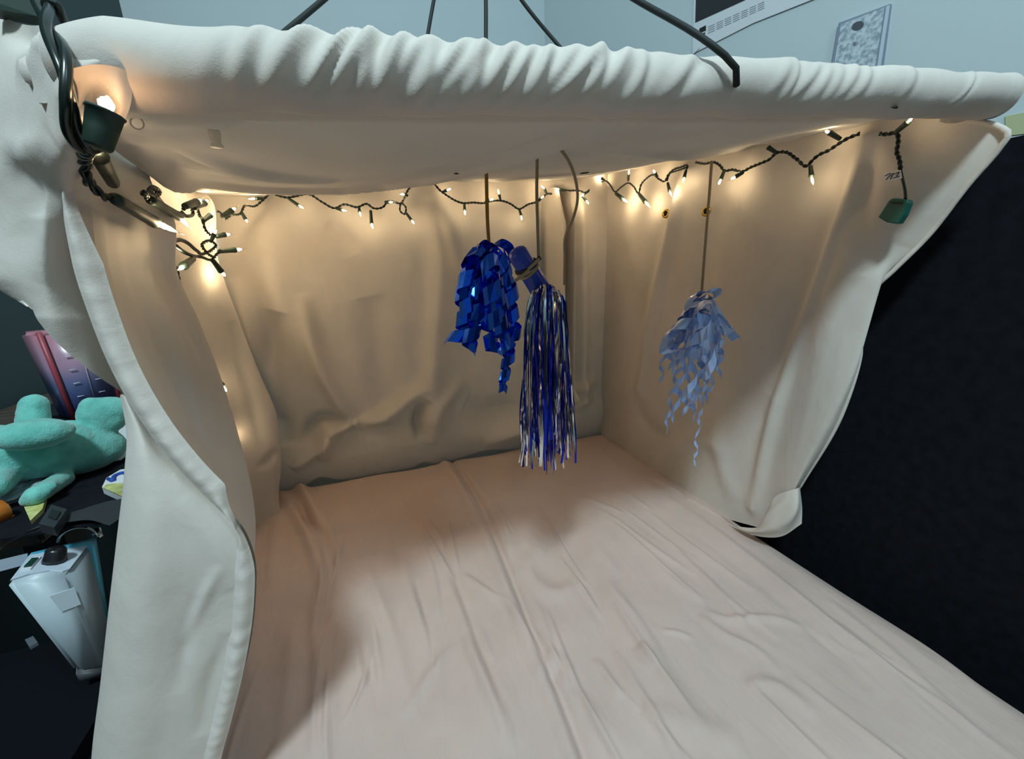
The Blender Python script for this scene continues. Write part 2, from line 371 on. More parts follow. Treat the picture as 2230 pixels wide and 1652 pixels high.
# cloth wrapped pipe
ns, na = 620, 44
xs = np.linspace(-0.148, 0.705, ns); th = np.linspace(0, 2*np.pi, na, endpoint=False)
SX, TH = np.meshgrid(xs, th, indexing='ij'); rad = np.full_like(SX, 0.0215)
wrk = [470, 540, 625, 655, 715, 762, 800, 850, 880, 930, 968, 1010, 1040, 1088, 1130, 1178, 1215, 1262, 1300, 1335, 1352, 1395, 1480, 1700, 1728, 1760, 1795, 1822, 1850, 1880, 1980, 2110]
for i, px in enumerate(wrk):
    xc = at(px, 172, y=0.30)[0]; sl = RNG.uniform(0.006, 0.014)*(1.4 if i % 3 else 0.7); A = RNG.uniform(0.0020, 0.0052)*(1 if 600 < px < 1400 else 0.6); wdt = RNG.uniform(0.004, 0.0075)
    lin = SX-(xc-sl*(TH-np.pi/2)*1.2)                     # TH: 0 top, pi/2 front, pi bottom
    env = np.exp(-((TH-1.35)/0.95)**2)
    rad += env*A*(np.exp(-(lin/wdt)**2)-0.7*np.exp(-((lin-1.5*wdt)/wdt)**2))
rad += 0.0008*np.sin(SX*37+TH*2)+0.0006*np.sin(SX*91-TH)
endf = np.clip((SX+0.148)/0.03, 0, 1); rad *= 0.55+0.45*np.sqrt(endf)
V = np.stack([SX, 0.32-rad*np.sin(TH), rodz(SX)+rad*np.cos(TH)], 2)
fs = grid_faces(ns, na, True)+[tuple(range(na)), tuple((ns-1)*na+j for j in range(na-1, -1, -1))]
mesh('pipe_sleeve', V.reshape(-1, 3), fs, M_cloth, canopy)
# thin poles that carry the roof sides
tube('side_pole', [(XL(0.32), 0.33, rodz(-0.16)), (XL(1.1), 1.11, Z0+0.205)], 0.009, M_cloth, canopy, 10)
tube('side_pole', [(0.70, 0.33, rodz(0.69)), (0.70, 1.11, Z0+0.27)], 0.009, M_cloth, canopy, 10)
tube('rear_pole', [(-0.34, 1.122, Z0+0.205), (0.1, 1.122, Z0+0.245), (0.70, 1.122, Z0+0.27)], 0.009, M_cloth, canopy, 10)
for xx, yy, zz in ((0.70, 1.122, 0.27), (-0.345, 1.122, 0.205)): tube('corner_post', [(xx+0.006*np.sign(xx), yy+0.012, 0), (xx+0.006*np.sign(xx), yy+0.012, Z0+zz)], 0.01, M_cloth, canopy, 10)
# cloth bunched at the front left corner
def D(px, py, d): return at(px, py, d=d)
rows = [
 [D(-260, 20, .52), D(-60, 22, .46), D(40, 48, .40), D(150, 62, .345), D(225, 78, .335), D(300, 92, .35)],
 [D(-260, 120, .50), D(-60, 110, .44), D(50, 110, .385), D(150, 110, .33), D(215, 122, .322), D(292, 165, .332)],
 [D(-260, 240, .50), D(-60, 210, .44), D(40, 190, .39), D(110, 190, .35), D(150, 175, .33), D(185, 190, .335)],
 [D(-260, 350, .50), D(-60, 310, .45), D(40, 300, .40), D(100, 310, .37), D(150, 320, .352), D(180, 325, .345)],
 [D(-260, 430, .50), D(-60, 420, .455), D(30, 390, .42), D(90, 380, .395), D(140, 365, .375), D(186, 350, .372)],
 [D(-260, 560, .52), D(-60, 540, .47), D(30, 500, .43), D(95, 480, .405), D(140, 470, .405), D(200, 440, .425)],
 [D(-260, 720, .54), D(-90, 640, .49), D(20, 620, .445), D(90, 610, .42), D(150, 600, .425), D(215, 570, .445)],
 [D(-260, 800, .55), D(-90, 660, .50), D(36, 655, .455), D(110, 710, .43), D(180, 740, .435), D(250, 720, .455)],
 [D(-260, 820, .55), D(-90, 500, .51), D(20, 608, .46), D(120, 742, .435), D(190, 802, .44), D(275, 860, .46)],
]
G = loft([[r[i] for r in rows] for i in range(6)], 120, 90)
G = folds(G, [([D(0, 330, .43), D(60, 400, .41), D(70, 470, .41)], 0.005, 0.012), ([D(180, 345, .36), D(110, 420, .40), D(90, 560, .43), D(100, 690, .43)], 0.006, 0.020),
 ([D(185, 345, .36), D(60, 350, .40), D(-60, 330, .44)], -0.005, 0.014), ([D(185, 350, .36), D(140, 470, .39), D(150, 640, .41)], -0.006, 0.018),
 ([D(150, 130, .33), D(230, 110, .325), D(285, 150, .33)], 0.004, 0.006), ([D(20, 120, .39), D(100, 130, .35)], -0.004, 0.01), ([D(0, 60, .41), D(90, 90, .36)], 0.004, 0.008)])
sheet('corner_drape', G, M_cloth, canopy)
# fold of cloth hanging over the lamp at the corner
G = loft([[D(150, 150, .322), D(168, 190, .330), D(172, 235, .338)], [D(215, 140, .318), D(212, 165, .322), D(200, 200, .335)], [D(262, 148, .318), D(262, 200, .322), D(255, 255, .33)], [D(290, 162, .322), D(285, 225, .327), D(258, 290, .335)]], 20, 24)
sheet('corner_flap', G, M_cloth, canopy)
# clear push pin, thread loop, cord slits
pp = on_roof(465, 280)
lathe('push_pin', pp+np.array([0, 0, 0.004]), pp+np.array([0, 0, -0.012]), [(0, .0008), (.25, .0008), (.3, .0035), (.45, .004), (.8, .0028), (1, .0045)], mat('frosted_plastic', (.72, .69, .60), .25, 0.0, Alpha=.55), canopy)
c0 = on_roof(302, 258); a = np.linspace(0, 2*np.pi, 18)
tube('thread_loop', [c0+np.array([0.0035*np.cos(t), -0.004, -0.004+0.0035*np.sin(t)]) for t in a], 0.0005, M_cloth, canopy, 6)
for (a0, b0) in (((1042, 374), (1074, 374)), ((988, 378), (1010, 377)), ((1262, 378), (1284, 375)), ((1940, 233), (1985, 236))):
    p, q = on_roof(*a0, off=0.003), on_roof(*b0, off=0.003)
    lathe('cord_slit', p, q, [(0, .0002), (.2, .0012), (.8, .0012), (1, .0002)], M_dark, canopy, 6)

# ------------------------------------------------------------------ back curtain
bc = thing('back_curtain', (0.18, 1.12, BZ), 'cream cloth curtain hanging across the back of the canopy behind the bed', 'curtain')
YC = 1.10
ax_ = np.linspace(-0.345, 0.70, 560); az_ = np.linspace(Z0+0.262, BZ-0.06, 240)
AX, AZ = np.meshgrid(ax_, az_); G = np.stack([AX, np.full_like(AX, YC), np.minimum(AZ, AZ)], 2)
def K(*p): return [at(a, b, y=YC) for a, b in p]
G = folds(G, [
 (K((560, 430), (600, 600), (680, 760), (760, 900)), 0.020, 0.040),
 (K((650, 600), (700, 780), (765, 915)), 0.016, 0.018),
 (K((600, 640), (570, 820), (620, 960)), -0.020, 0.030),
 (K((800, 620), (830, 800), (850, 900)), -0.014, 0.04),
 (K((945, 400), (960, 560), (950, 700), (935, 900)), 0.020, 0.030, 'none'),
 (K((935, 410), (985, 520), (1010, 600)), -0.012, 0.02),
 (K((705, 990), (720, 930), (780, 905)), 0.024, 0.018),
 (K((770, 910), (830, 900), (900, 850), (930, 830)), 0.020, 0.022),
 (K((660, 960), (690, 900), (760, 905)), -0.018, 0.016),
 (K((915, 950), (908, 900), (930, 860)), -0.022, 0.014),
 (K((940, 960), (960, 880), (1010, 820)), 0.018, 0.022),
 (K((1010, 880), (1080, 900), (1130, 880)), -0.016, 0.04),
 (K((1050, 960), (1120, 930), (1180, 900), (1290, 860)), 0.024, 0.022),
 (K((640, 1010), (700, 960), (720, 940)), 0.012, 0.014),
 (K((500, 560), (560, 760), (600, 900)), 0.014, 0.02),
 (K((700, 440), (740, 470), (760, 520)), -0.006, 0.02),
 (K((1182, 405), (1184, 520), (1186, 640), (1190, 860)), -0.0204, 0.010, 'none'),
 (K((1202, 405), (1200, 520), (1200, 640), (1200, 860)), 0.0561, 0.009, 'none'),
 (K((1213, 405), (1213, 520), (1213, 640), (1213, 860)), -0.0357, 0.006, 'none'),
 (K((1222, 405), (1222, 520), (1224, 640), (1224, 860)), 0.0510, 0.008, 'none'),
 (K((1233, 405), (1233, 520), (1234, 640), (1236, 860)), -0.0357, 0.006, 'none'),
 (K((1258, 400), (1262, 560), (1265, 720), (1262, 860)), 0.018, 0.022, 'none'),
 (K((1140, 880), (1220, 850), (1300, 830)), 0.02, 0.02),
], (0, -1, 0))
G[..., 1] = YC+(G[..., 1]-YC)*1.6+0.006*wob(G, (9, 0, 3), 5)
low = np.clip((BZ+0.07-G[..., 2])/0.12, 0, 1); G[..., 1] += 0.012*low-0.018*np.sin(np.pi*np.clip((G[..., 2]-BZ+0.02)/0.16, 0, 1))
top = np.clip((G[..., 2]-Z0-0.13)/0.1, 0, 1); G[..., 1] = G[..., 1]*(1-top*0.6)+YC*top*0.6
zb_ = np.interp(G[..., 0], [-.35, -.085, .161, .47, .62, .70], [Z0+.20, Z0+.205, Z0+.245, Z0+.245, Z0+.26, Z0+.275])
hz = (G[..., 2]-(BZ-0.06))/(Z0+0.262-BZ+0.06); G[..., 2] = BZ-0.06+hz*(zb_-BZ+0.06)
xg = [K((px, 1000))[0][0] for px in (690, 920, 1060)]; gate = sum(a*np.exp(-((G[..., 0]-x)/w)**2) for x, a, w in zip(xg, (.028, .016, .020), (.035, .02, .07)))
tk = np.clip((BZ-0.014+gate-G[..., 2])/0.03, 0, 1); G[..., 1] = G[..., 1]*(1-tk)+1.137*tk
sheet('curtain_cloth', G, M_cloth, bc)

# ------------------------------------------------------------------ right curtain
rc = thing('right_curtain', (0.69, 0.7, BZ), 'cream cloth curtain on the right with two brass grommets and a wide front flap', 'curtain')
XC = 0.681
def Kr(*p): return [at(a, b, x=XC) for a, b in p]
def Ke(px, py, x): return at(px, py, x=x)
cols = [
 [(0.672, 1.115, Z0+0.275), (0.672, 1.11, Z0+0.0), (0.668, 1.10, Z0-0.35), (0.660, 1.09, BZ-0.006)],
 [Ke(1400, 335, .69), Ke(1399, 372, .684), Ke(1390, 560, .683), Ke(1380, 800, .676), Ke(1385, 1003, .662)],
 [Ke(1540, 298, .69), Ke(1536, 338, .684), Ke(1510, 560, .682), Ke(1490, 830, .677), Ke(1448, 1076, .660)],
 [Ke(1690, 268, .69), Ke(1686, 310, .686), Ke(1640, 560, .683), Ke(1590, 860, .676), Ke(1548, 1118, .658)],
 [Ke(1886, 222, .69), Ke(1876, 258, .688), Ke(1800, 480, .690), Ke(1700, 830, .684), Ke(1640, 1145, .665)],
 [Ke(2030, 228, .690), Ke(1880, 520, .672), Ke(1782, 830, .662), Ke(1690, 1160, .658)],
 [Ke(2118, 264, .694), Ke(1965, 500, .690), Ke(1850, 830, .672), Ke(1712, 1100, .664)],
 [Ke(2196, 292, .700), Ke(2020, 515, .705), Ke(1884, 650, .690), Ke(1872, 780, .690), Ke(1838, 890, .690), Ke(1740, 1062, .690)],
]
G = loft(cols, 240, 300)
G = folds(G, [
 (Kr((1500, 372), (1460, 520), (1430, 640), (1400, 850)), 0.016, 0.020, 'none'),
 (Kr((1440, 480), (1410, 620), (1350, 850)), -0.010, 0.024),
 (Kr((1560, 400), (1530, 640), (1500, 800)), -0.008, 0.03),
 (Kr((1890, 300), (1850, 420), (1790, 580), (1720, 780), (1650, 1100)), 0.014, 0.014, 'none'),
 (Kr((1850, 330), (1800, 480), (1740, 660), (1680, 860)), -0.010, 0.022),
 (Kr((1890, 300), (1890, 420), (1880, 600)), -0.010, 0.014),
 (Kr((1910, 300), (1990, 400), (2000, 520)), 0.008, 0.016),
 (Kr((2110, 290), (2060, 420), (1960, 540)), 0.012, 0.016),
 (Kr((1575, 390), (1650, 500), (1700, 560)), 0.006, 0.020),
 (Kr((1600, 1000), (1560, 960), (1500, 960), (1430, 1040)), 0.012, 0.020),
 (Kr((1560, 900), (1580, 1000), (1610, 1090)), 0.010, 0.020),
 (Kr((1380, 870), (1420, 930), (1480, 960)), -0.012, 0.022),
 (Kr((1310, 400), (1305, 600), (1300, 800), (1300, 880)), 0.016, 0.016, 'none'),
 (Kr((1360, 440), (1380, 560), (1400, 640)), 0.006, 0.03),
 (Kr((1700, 1040), (1660, 1100), (1620, 1130)), 0.006, 0.012),
], (-1, 0.0, 0))
G[..., 0] += 0.004*wob(G, (0, 11, 4), 8)
sheet('curtain_cloth', G, M_cloth, rc)
hp = [at(a, b, x=x) for a, b, x in ((2090, 262, .694), (2130, 265, .696), (2170, 274, .699), (2196, 294, .700), (2180, 318, .702), (2110, 400, .703), (2020, 515, .705), (1950, 585, .698), (1884, 650, .690), (1872, 780, .690), (1838, 890, .690), (1740, 1062, .690))]
tube('rolled_hem', cr(hp, 90), 0.0032, M_hem, rc, 8)
# loose tail of cloth at the right end of the pipe
Tl = loft([[Ke(1990, 215, .66), Ke(1995, 240, .655), Ke(2010, 250, .655)], [Ke(2060, 200, .66), Ke(2060, 240, .655), Ke(2058, 268, .66)], [Ke(2120, 190, .69), Ke(2115, 235, .68), Ke(2105, 262, .685)], [Ke(2168, 180, .71), Ke(2150, 215, .705), Ke(2128, 246, .70)]], 24, 40)
sheet('sleeve_tail', Tl, M_cloth, canopy)
# the front bottom corner turned under
G = loft([[Ke(1570, 1122, .64), Ke(1590, 1140, .636), Ke(1636, 1150, .645)], [Ke(1590, 1136, .634), Ke(1625, 1158, .632), Ke(1660, 1145, .645)],
          [Ke(1655, 1168, .636), Ke(1680, 1150, .634), Ke(1690, 1080, .652)], [Ke(1700, 1168, .65), Ke(1735, 1110, .652), Ke(1738, 1062, .664)], [Ke(1746, 1140, .675), Ke(1747, 1110, .678), Ke(1742, 1058, .690)]], 40, 50)
G = folds(G, [([Ke(1650, 1150, .64), Ke(1700, 1100, .65), Ke(1735, 1070, .665)], 0.004, 0.006), ([Ke(1690, 1150, .64), Ke(1730, 1110, .66)], -0.003, 0.006)])
sheet('turned_corner', G, M_cloth, rc)
for px, py in ((1450, 465), (1538, 460)):
    c = at(px, py, x=XC-0.014); n = np.array([-1.0, -0.25, 0.05]); n /= np.linalg.norm(n); r = 0.0105
    e1 = np.array([0, 0, 1.0]); e1 -= n*(e1@n); e1 /= np.linalg.norm(e1); e2 = np.cross(n, e1); a = np.linspace(0, 2*np.pi, 25)
    g = tube('grommet', [c+r*0.72*(np.cos(t)*e1+np.sin(t)*e2) for t in a], 0.0028, M_brass, rc, 8)
    lathe('eyelet', c-n*0.002, c-n*0.0005, [(0, r*0.6), (1, r*0.6)], M_dark, g, 16)

# ------------------------------------------------------------------ left curtain
lc = thing('left_curtain', (-0.2, 0.5, BZ), 'cream cloth curtain on the left with a stitched hem, twisted at the front', 'curtain')
HY = 0.36
hemp = [(186, 350), (158, 395), (165, 560), (205, 690), (250, 800), (320, 920), (400, 1020), (470, 1090), (530, 1150), (556, 1220), (557, 1290), (540, 1420), (512, 1540), (480, 1660), (462, 1760), (455, 2100)]
hem = [at(a, b, y=HY) for a, b in hemp]
colB = [at(a, b, y=.60) for a, b in ((330, 405), (372, 470), (384, 590), (430, 690), (482, 820), (522, 960), (550, 1130), (545, 1230), (515, 1360), (470, 1560))]
colA2 = [at(a, b, y=.47) for a, b in ((230, 390), (262, 470), (280, 590), (330, 720), (390, 850), (450, 980), (518, 1120), (528, 1240), (505, 1380), (460, 1600), (450, 1800))]
colB2 = [p+np.array([-0.045, 0.05, 0]) for p in colB]
colC = [(-.33, .80, Z0+0.15), (-.325, .80, Z0-0.1), (-.32, .80, Z0-.35), (-.315, .80, BZ-.02)]
colC2 = [at(a, b, y=.92) for a, b in ((420, 428), (445, 560), (465, 700), (500, 850), (525, 1000), (530, 1120))]
colD = [at(a, b, y=.97) for a, b in ((452, 425), (472, 560), (520, 700), (562, 810), (600, 900), (611, 1030), (608, 1060))]
colE = [p+np.array([-0.02, 0.04, 0]) for p in colD]; colE2 = [p+np.array([-0.035, 0.11, 0]) for p in colD]
def topped(c, y, dx=0.0): return [np.array([XL(y)+dx, y, float(roofz(XL(y)+dx, y))+0.012])]+list(c)
for c_ in (colB, colB2, colC, colC2, colD, colE, colE2): c_.append(np.array([c_[-1][0]-.01, c_[-1][1], BZ-.10]))
G = loft([[np.array([XL(.34), .345, Z0+.13])]+hem, topped(colA2, .47), topped(colB, .60), topped(colB2, .66), topped(colC, .80), topped(colC2, .92), topped(colD, .98), topped(colE, 1.02), topped(colE2, 1.09)], 260, 260)
G = folds(G, [
 ([at(a, b, y=.45) for a, b in ((200, 420), (250, 560), (330, 700), (420, 860))], 0.008, 0.014),
 ([at(a, b, y=.5) for a, b in ((260, 430), (320, 560), (380, 700), (470, 900))], -0.008, 0.014),
 ([at(a, b, y=.95) for a, b in ((500, 700), (540, 850), (570, 980))], 0.010, 0.012),
 ([at(a, b, y=.48) for a, b in ((215, 440), (290, 640), (390, 830), (480, 1000))], 0.007, 0.010),
 ([at(a, b, y=.55) for a, b in ((330, 500), (370, 640), (430, 780), (490, 940))], 0.006, 0.010),
 ([at(a, b, y=.50) for a, b in ((210, 600), (290, 590), (340, 560))], 0.003, 0.008),
 ([at(a, b, y=.95) for a, b in ((530, 1000), (570, 1010), (605, 980))], 0.008, 0.010),
])
G += (0.0025*wob(G, (20, 20, 8), 12))[..., None]*np.array([1, 0, 0])
G[..., 2] = np.where(G[..., 0] > X0+.06, np.maximum(G[..., 2], BZ+.004), G[..., 2])
sheet('inner_cloth', G, M_cloth, lc)
# hem strip folded over the front edge
Hc = cr(hem, 260); T, _, _ = frames(Hc)
side = np.cross(T, np.array([0, 1.0, 0])); side /= np.linalg.norm(side, axis=1, keepdims=True); side *= np.sign(side[:, :1]+1e-9)
tt = np.linspace(0, 1, 260); s_ = np.linspace(0, 1, 16)
# above the twist the strip lies right of the edge, below it left of the edge
pyy = np.array([proj(p)[1] for p in Hc]); sgn = 1-2*np.clip((pyy-1075)/150, 0, 1)**0.8
wid = 0.0165*np.clip((pyy-345)/230, 0.12, 1)
ruck = np.sin(tt*150+4*np.sin(tt*37))*np.clip(np.sin(tt*31)+0.4, 0.1, 1)+0.5*np.sin(tt*330+5*np.sin(tt*21))
GH = Hc[:, None]+side[:, None]*(sgn*wid)[:, None, None]*s_[None, :, None]
ruck = ruck*0.55+0.3*np.sin(tt*13); bulge = 0.0055*np.sin(np.pi*np.clip(s_, 0.02, 0.98))[None]*(1+0.22*ruck[:, None])+0.0045
GH = GH+np.array([0, -1.0, 0])*bulge[..., None]
GH[..., 2] = np.maximum(GH[..., 2], BZ+.006)
sheet('hem', GH, M_hem, lc)
# outer fold in front, brightly lit
lft = [at(a, b, y=y) for a, b, y in ((262, 860, .385), (278, 940, .372), (272, 1030, .366), (258, 1150, .362), (238, 1320, .358), (218, 1500, .355), (200, 1652, .352), (205, 1850, .35), (225, 2100, .35))]
mid1 = [at(a, b, y=y) for a, b, y in ((270, 860, .379), (310, 960, .362), (320, 1060, .352), (318, 1180, .347), (300, 1340, .343), (285, 1500, .341), (270, 1652, .340), (255, 1850, .34), (230, 2100, .34))]
mid2 = [at(a, b, y=y) for a, b, y in ((280, 870, .379), (350, 980, .368), (390, 1070, .356), (405, 1180, .350), (395, 1340, .349), (375, 1500, .347), (355, 1652, .346), (345, 1850, .346), (320, 2100, .346))]
rgt = [at(a, b, y=y) for a, b, y in ((290, 880, .379), (395, 1010, .372), (470, 1090, .364), (530, 1160, .359), (550, 1300, .356), (508, 1520, .356), (478, 1652, .356), (460, 1850, .356), (452, 2100, .356))]
back = [p+np.array([0.004, 0.05, 0]) for p in lft]
G = loft([back, lft, mid1, mid2, rgt], 220, 160)
G = folds(G, [
 ([at(a, b, y=.352) for a, b in ((430, 1290), (400, 1420), (390, 1500))], -0.0035, 0.006),
 ([at(a, b, y=.352) for a, b in ((480, 1230), (430, 1330), (400, 1400))], 0.003, 0.005),
 ([at(a, b, y=.352) for a, b in ((500, 1380), (460, 1480), (440, 1600))], -0.003, 0.007),
 ([at(a, b, y=.352) for a, b in ((330, 1080), (345, 1300), (330, 1600))], 0.002, 0.010),
 ([at(a, b, y=.352) for a, b in ((400, 1080), (470, 1180), (500, 1290))], 0.003, 0.010)], (0, -1, 0))
G[..., 2] = np.where(G[..., 0] > X0+.06, np.maximum(G[..., 2], BZ+.004), G[..., 2])
sheet('outer_fold', G, M_cloth, lc)

# ------------------------------------------------------------------ string lights
ls = thing('string_lights', at(1058, 440, y=1.06), 'string of warm mini lights on dark green wire along the canopy edge', 'lights')
def sp(px, py, off=0.0):
    """a point a little in front of the curtains"""
    if px >= 1292: return at(px, py, x=0.655-off)
    if px >= 440: return at(px, py, y=1.062-off-max(0, 560-px)/120*0.215)
    w = np.clip((px-180)/260, 0, 1); return at(px, py, y=0.340+0.5*w**2.4-off)
def wire(pts, r=0.0013, pitch=0.017, off=0.0):
    V, fs = twist_geo([sp(a, b, off) if len((a, b)) == 2 else a for a, b in pts], r, pitch); return mesh('wire', V, fs, M_wire, ls)
wire([(180, 335), (190, 385), (215, 420), (252, 432)], 0.0015, 0.02)
wire([(312, 420), (330, 428), (345, 418), (330, 412), (322, 432), (330, 440)], 0.0015)
wire([(395, 462), (405, 470), (420, 462), (415, 450), (400, 455), (428, 450), (434, 468), (442, 482), (446, 497), (458, 512)])
wire([(378, 525), (392, 522), (410, 530), (428, 545), (445, 552), (460, 545), (470, 535), (456, 524), (440, 535), (452, 552), (465, 560)], 0.0014, 0.015)
wire([(380, 533), (395, 545), (418, 556), (440, 560), (462, 565), (474, 552), (480, 548)], 0.0014, 0.015)
wire([(474, 460), (482, 466), (486, 474), (505, 468), (526, 462), (530, 452), (560, 446), (574, 434), (584, 424)])
wire([(600, 424), (627, 430), (640, 428), (673, 423), (702, 440), (728, 453), (750, 445), (778, 451), (800, 444), (813, 453), (835, 450), (844, 439), (860, 440), (872, 443), (880, 432), (885, 420), (895, 405), (907, 396), (932, 387)], 0.0014)
wire([(872, 443), (872, 460), (880, 466), (884, 452), (876, 442)], 0.0013)
wire([(946, 400), (958, 414), (973, 425), (1007, 442), (1030, 441), (1054, 442), (1070, 438), (1092, 437), (1112, 444), (1130, 455), (1150, 445), (1174, 437), (1183, 428), (1192, 422), (1202, 422)], 0.0015)
wire([(1216, 412), (1240, 415), (1265, 416), (1274, 420), (1284, 413)], 0.0014)
wire([(1298, 402), (1308, 396), (1318, 393), (1330, 404), (1339, 417), (1354, 406), (1369, 398), (1380, 406), (1391, 420), (1396, 402), (1408, 388), (1422, 380), (1436, 390), (1449, 393), (1454, 382), (1465, 370), (1480, 364), (1497, 362), (1494, 372)])
wire([(1452, 394), (1458, 378), (1472, 372), (1497, 364)])
wire([(1515, 353), (1535, 356), (1555, 353), (1568, 360), (1577, 371), (1595, 369), (1617, 373), (1635, 364), (1657, 355), (1675, 347), (1691, 333), (1711, 331), (1735, 346), (1759, 360), (1770, 348), (1782, 338), (1805, 327), (1826, 313), (1848, 300), (1872, 291)], 0.0014)
wire([(1915, 291), (1932, 292), (1952, 289), (1956, 311), (1953, 330), (1959, 348), (1961, 369)], 0.0014, 0.013)
tube('wire', cr([sp(*p) for p in ((1961, 370), (1966, 392), (1971, 415), (1972, 435))], 12), 0.0016, M_wire, ls)
# husks (base -> tip) and bulbs
H = [(250, 432, 336, 483, 352, 483, 402, 512), (327, 435, 390, 471, 395, 482, 417, 500), (402, 449, 428, 440, 436, 437, 447, 430), (420, 452, 444, 442, 451, 435, 460, 430),
 (442, 481, 458, 469, 465, 465, 475, 458), (484, 471, 504, 459, 511, 454, 520, 447), (526, 462, 534, 476, 538, 481, 543, 490), (574, 432, 557, 432, 546, 432, 535, 434),
 (627, 431, 650, 447, 657, 450, 669, 458), (459, 527, 466, 510, 470, 505, 476, 492), (471, 515, 489, 511, 496, 510, 511, 509), (478, 547, 511, 544, 521, 541, 541, 541),
 (421, 563, 400, 579, 391, 585, 383, 592), (463, 566, 481, 590, 487, 596, 499, 612), (731, 453, 744, 457, 751, 458, 762, 461), (782, 451, 783, 461, 785, 467, 788, 476),
 (807, 458, 809, 486, 810, 494, 814, 505), (838, 440, 847, 440, 853, 440, 860, 440), (888, 426, 881, 423, 874, 421, 866, 423), (884, 463, 896, 479, 900, 484, 906, 492),
 (912, 396, 929, 389, 937, 385, 944, 381), (962, 419, 973, 414, 980, 412, 990, 408), (1011, 444, 1012, 457, 1013, 465, 1014, 476), (1056, 440, 1066, 436, 1073, 434, 1082, 430),
 (1090, 436, 1087, 423, 1084, 415, 1082, 402), (1131, 456, 1135, 469, 1137, 476, 1138, 487), (1190, 421, 1186, 411, 1181, 406, 1174, 400), (1170, 438, 1178, 432, 1183, 428, 1189, 422),
 (1230, 415, 1218, 412, 1211, 411, 1203, 409), (1282, 416, 1272, 422, 1265, 426, 1258, 430), (1268, 427, 1276, 436, 1281, 442, 1288, 451), (1316, 392, 1310, 388, 1306, 386, 1300, 382),
 (1341, 421, 1355, 432, 1362, 436, 1372, 444), (1368, 394, 1369, 380, 1371, 372, 1371, 362), (1392, 423, 1405, 439, 1411, 445, 1418, 454), (1432, 386, 1427, 377, 1422, 371, 1418, 364),
 (1454, 398, 1458, 415, 1462, 424, 1466, 434), (1494, 371, 1490, 386, 1487, 395, 1485, 405), (1577, 372, 1570, 390, 1565, 401, 1560, 412), (1619, 375, 1603, 384, 1594, 390, 1582, 396),
 (1690, 332, 1673, 321, 1664, 316, 1656, 311), (1765, 361, 1767, 383, 1770, 396, 1773, 412), (1830, 303, 1807, 289, 1798, 285, 1788, 281), (1951, 288, 1977, 266, 1985, 258, 1993, 250)]
def lamp(base, tip, bulb, end, lit=True, hr=None, fm=None):
    base, tip, bulb, end = (np.asarray(v, float) for v in (base, tip, bulb, end))
    L = np.linalg.norm(tip-base); hr = hr or min(0.0052, max(0.0036, 0.15*L))
    h = lathe('lamp_socket', base, tip, [(0, hr*.7), (.06, hr*.8), (.5, hr*.9), (.93, hr), (.94, hr*1.08), (1, hr*1.08)], M_husk, ls, 10)
    d = end-tip; l = np.linalg.norm(d)
    lathe('glass_bulb', tip, end, [(0, hr*.62), (.15, hr*.68), (.45, hr*.72), (.62, hr*.5), (.8, hr*.16), (1, hr*.04)], M_glass, h, 10)
    if lit:
        c = bulb; a = tip+(end-tip)*0.08; b = tip+(end-tip)*0.50
        lathe('filament', a, b, [(0, hr*.1), (.2, hr*.4), (.6, hr*.46), (.85, hr*.32), (1, hr*.05)], fm or M_bulb, h, 8)
    return h
for i, (a, b, c, d, e, f, g, h) in enumerate(H):
    if a < 440 and i < 2:
        yy = sp(c, d)[1]-.012; pts = (sp(a, b, .008), at(c, d, y=yy), at(e, f, y=yy-.004), at(g, h, y=yy-.008))
    else: pts = (sp(a, b, .004), sp(c, d, .008), sp(e, f, .009), sp(g, h, .010))
    lamp(*pts, lit=(i != 40))
# lamp in the corner fold, lamp above the loop, hidden lamps behind the left curtain
lamp(at(212, 322, y=.286), at(230, 243, y=.288), at(233, 222, y=.290), at(234, 190, y=.292), hr=0.0075, fm=M_bulb_dim)
lamp(at(247, 400, y=.40), at(214, 338, y=.365), at(210, 325, y=.37), at(206, 308, y=.372))
for p in (at(492, 852, y=.87), at(509, 958, y=.90)): lamp((p[0]-.01, p[1], p[2]+.03), (p[0]-.002, p[1], p[2]+.012), p, (p[0]+.004, p[1], p[2]-.012))
wire_pts = [at(a, b, y=y) for a, b, y in ((385, 580, .84), (400, 660, .85), (440, 790, .865), (470, 842, .872), (468, 890, .885), (490, 945, .90))]
V, fs = twist_geo(wire_pts, 0.0013, .017); mesh('wire', V, fs, M_wire, ls)
# thick near lead: twisted pair from the top left corner looping under the sleeve
lead = [at(60, -40, y=.36), at(92, 10, y=.335), at(112, 70, y=.305), at(140, 150, y=.285), at(150, 230, y=.283), at(162, 292, y=.290), at(190, 325, y=.300), at(215, 312, y=.305)]
V, fs = twist_geo(lead, 0.0023, 0.11, 120, 10); mesh('lead_wire', V, fs, M_wire, ls)
lead2 = [at(192, 325, y=.300), at(184, 350, y=.33), at(186, 380, y=.345), at(196, 400, y=.35)]
V, fs = twist_geo(lead2, 0.0018, 0.022, 50, 8); mesh('lead_wire', V, fs, M_wire, ls)
tube('lead_wire', cr([at(95, 5, y=.335), at(120, 8, y=.335), at(136, 40, y=.34), at(150, 60, y=.35)], 20), 0.0022, M_wire, ls)
slab('lead_plug', [at(-40, -5, y=.36), at(80, -12, y=.355), at(84, 36, y=.352), at(-40, 14, y=.36)], 0.012, (0, -1, 0), M_husk, ls)
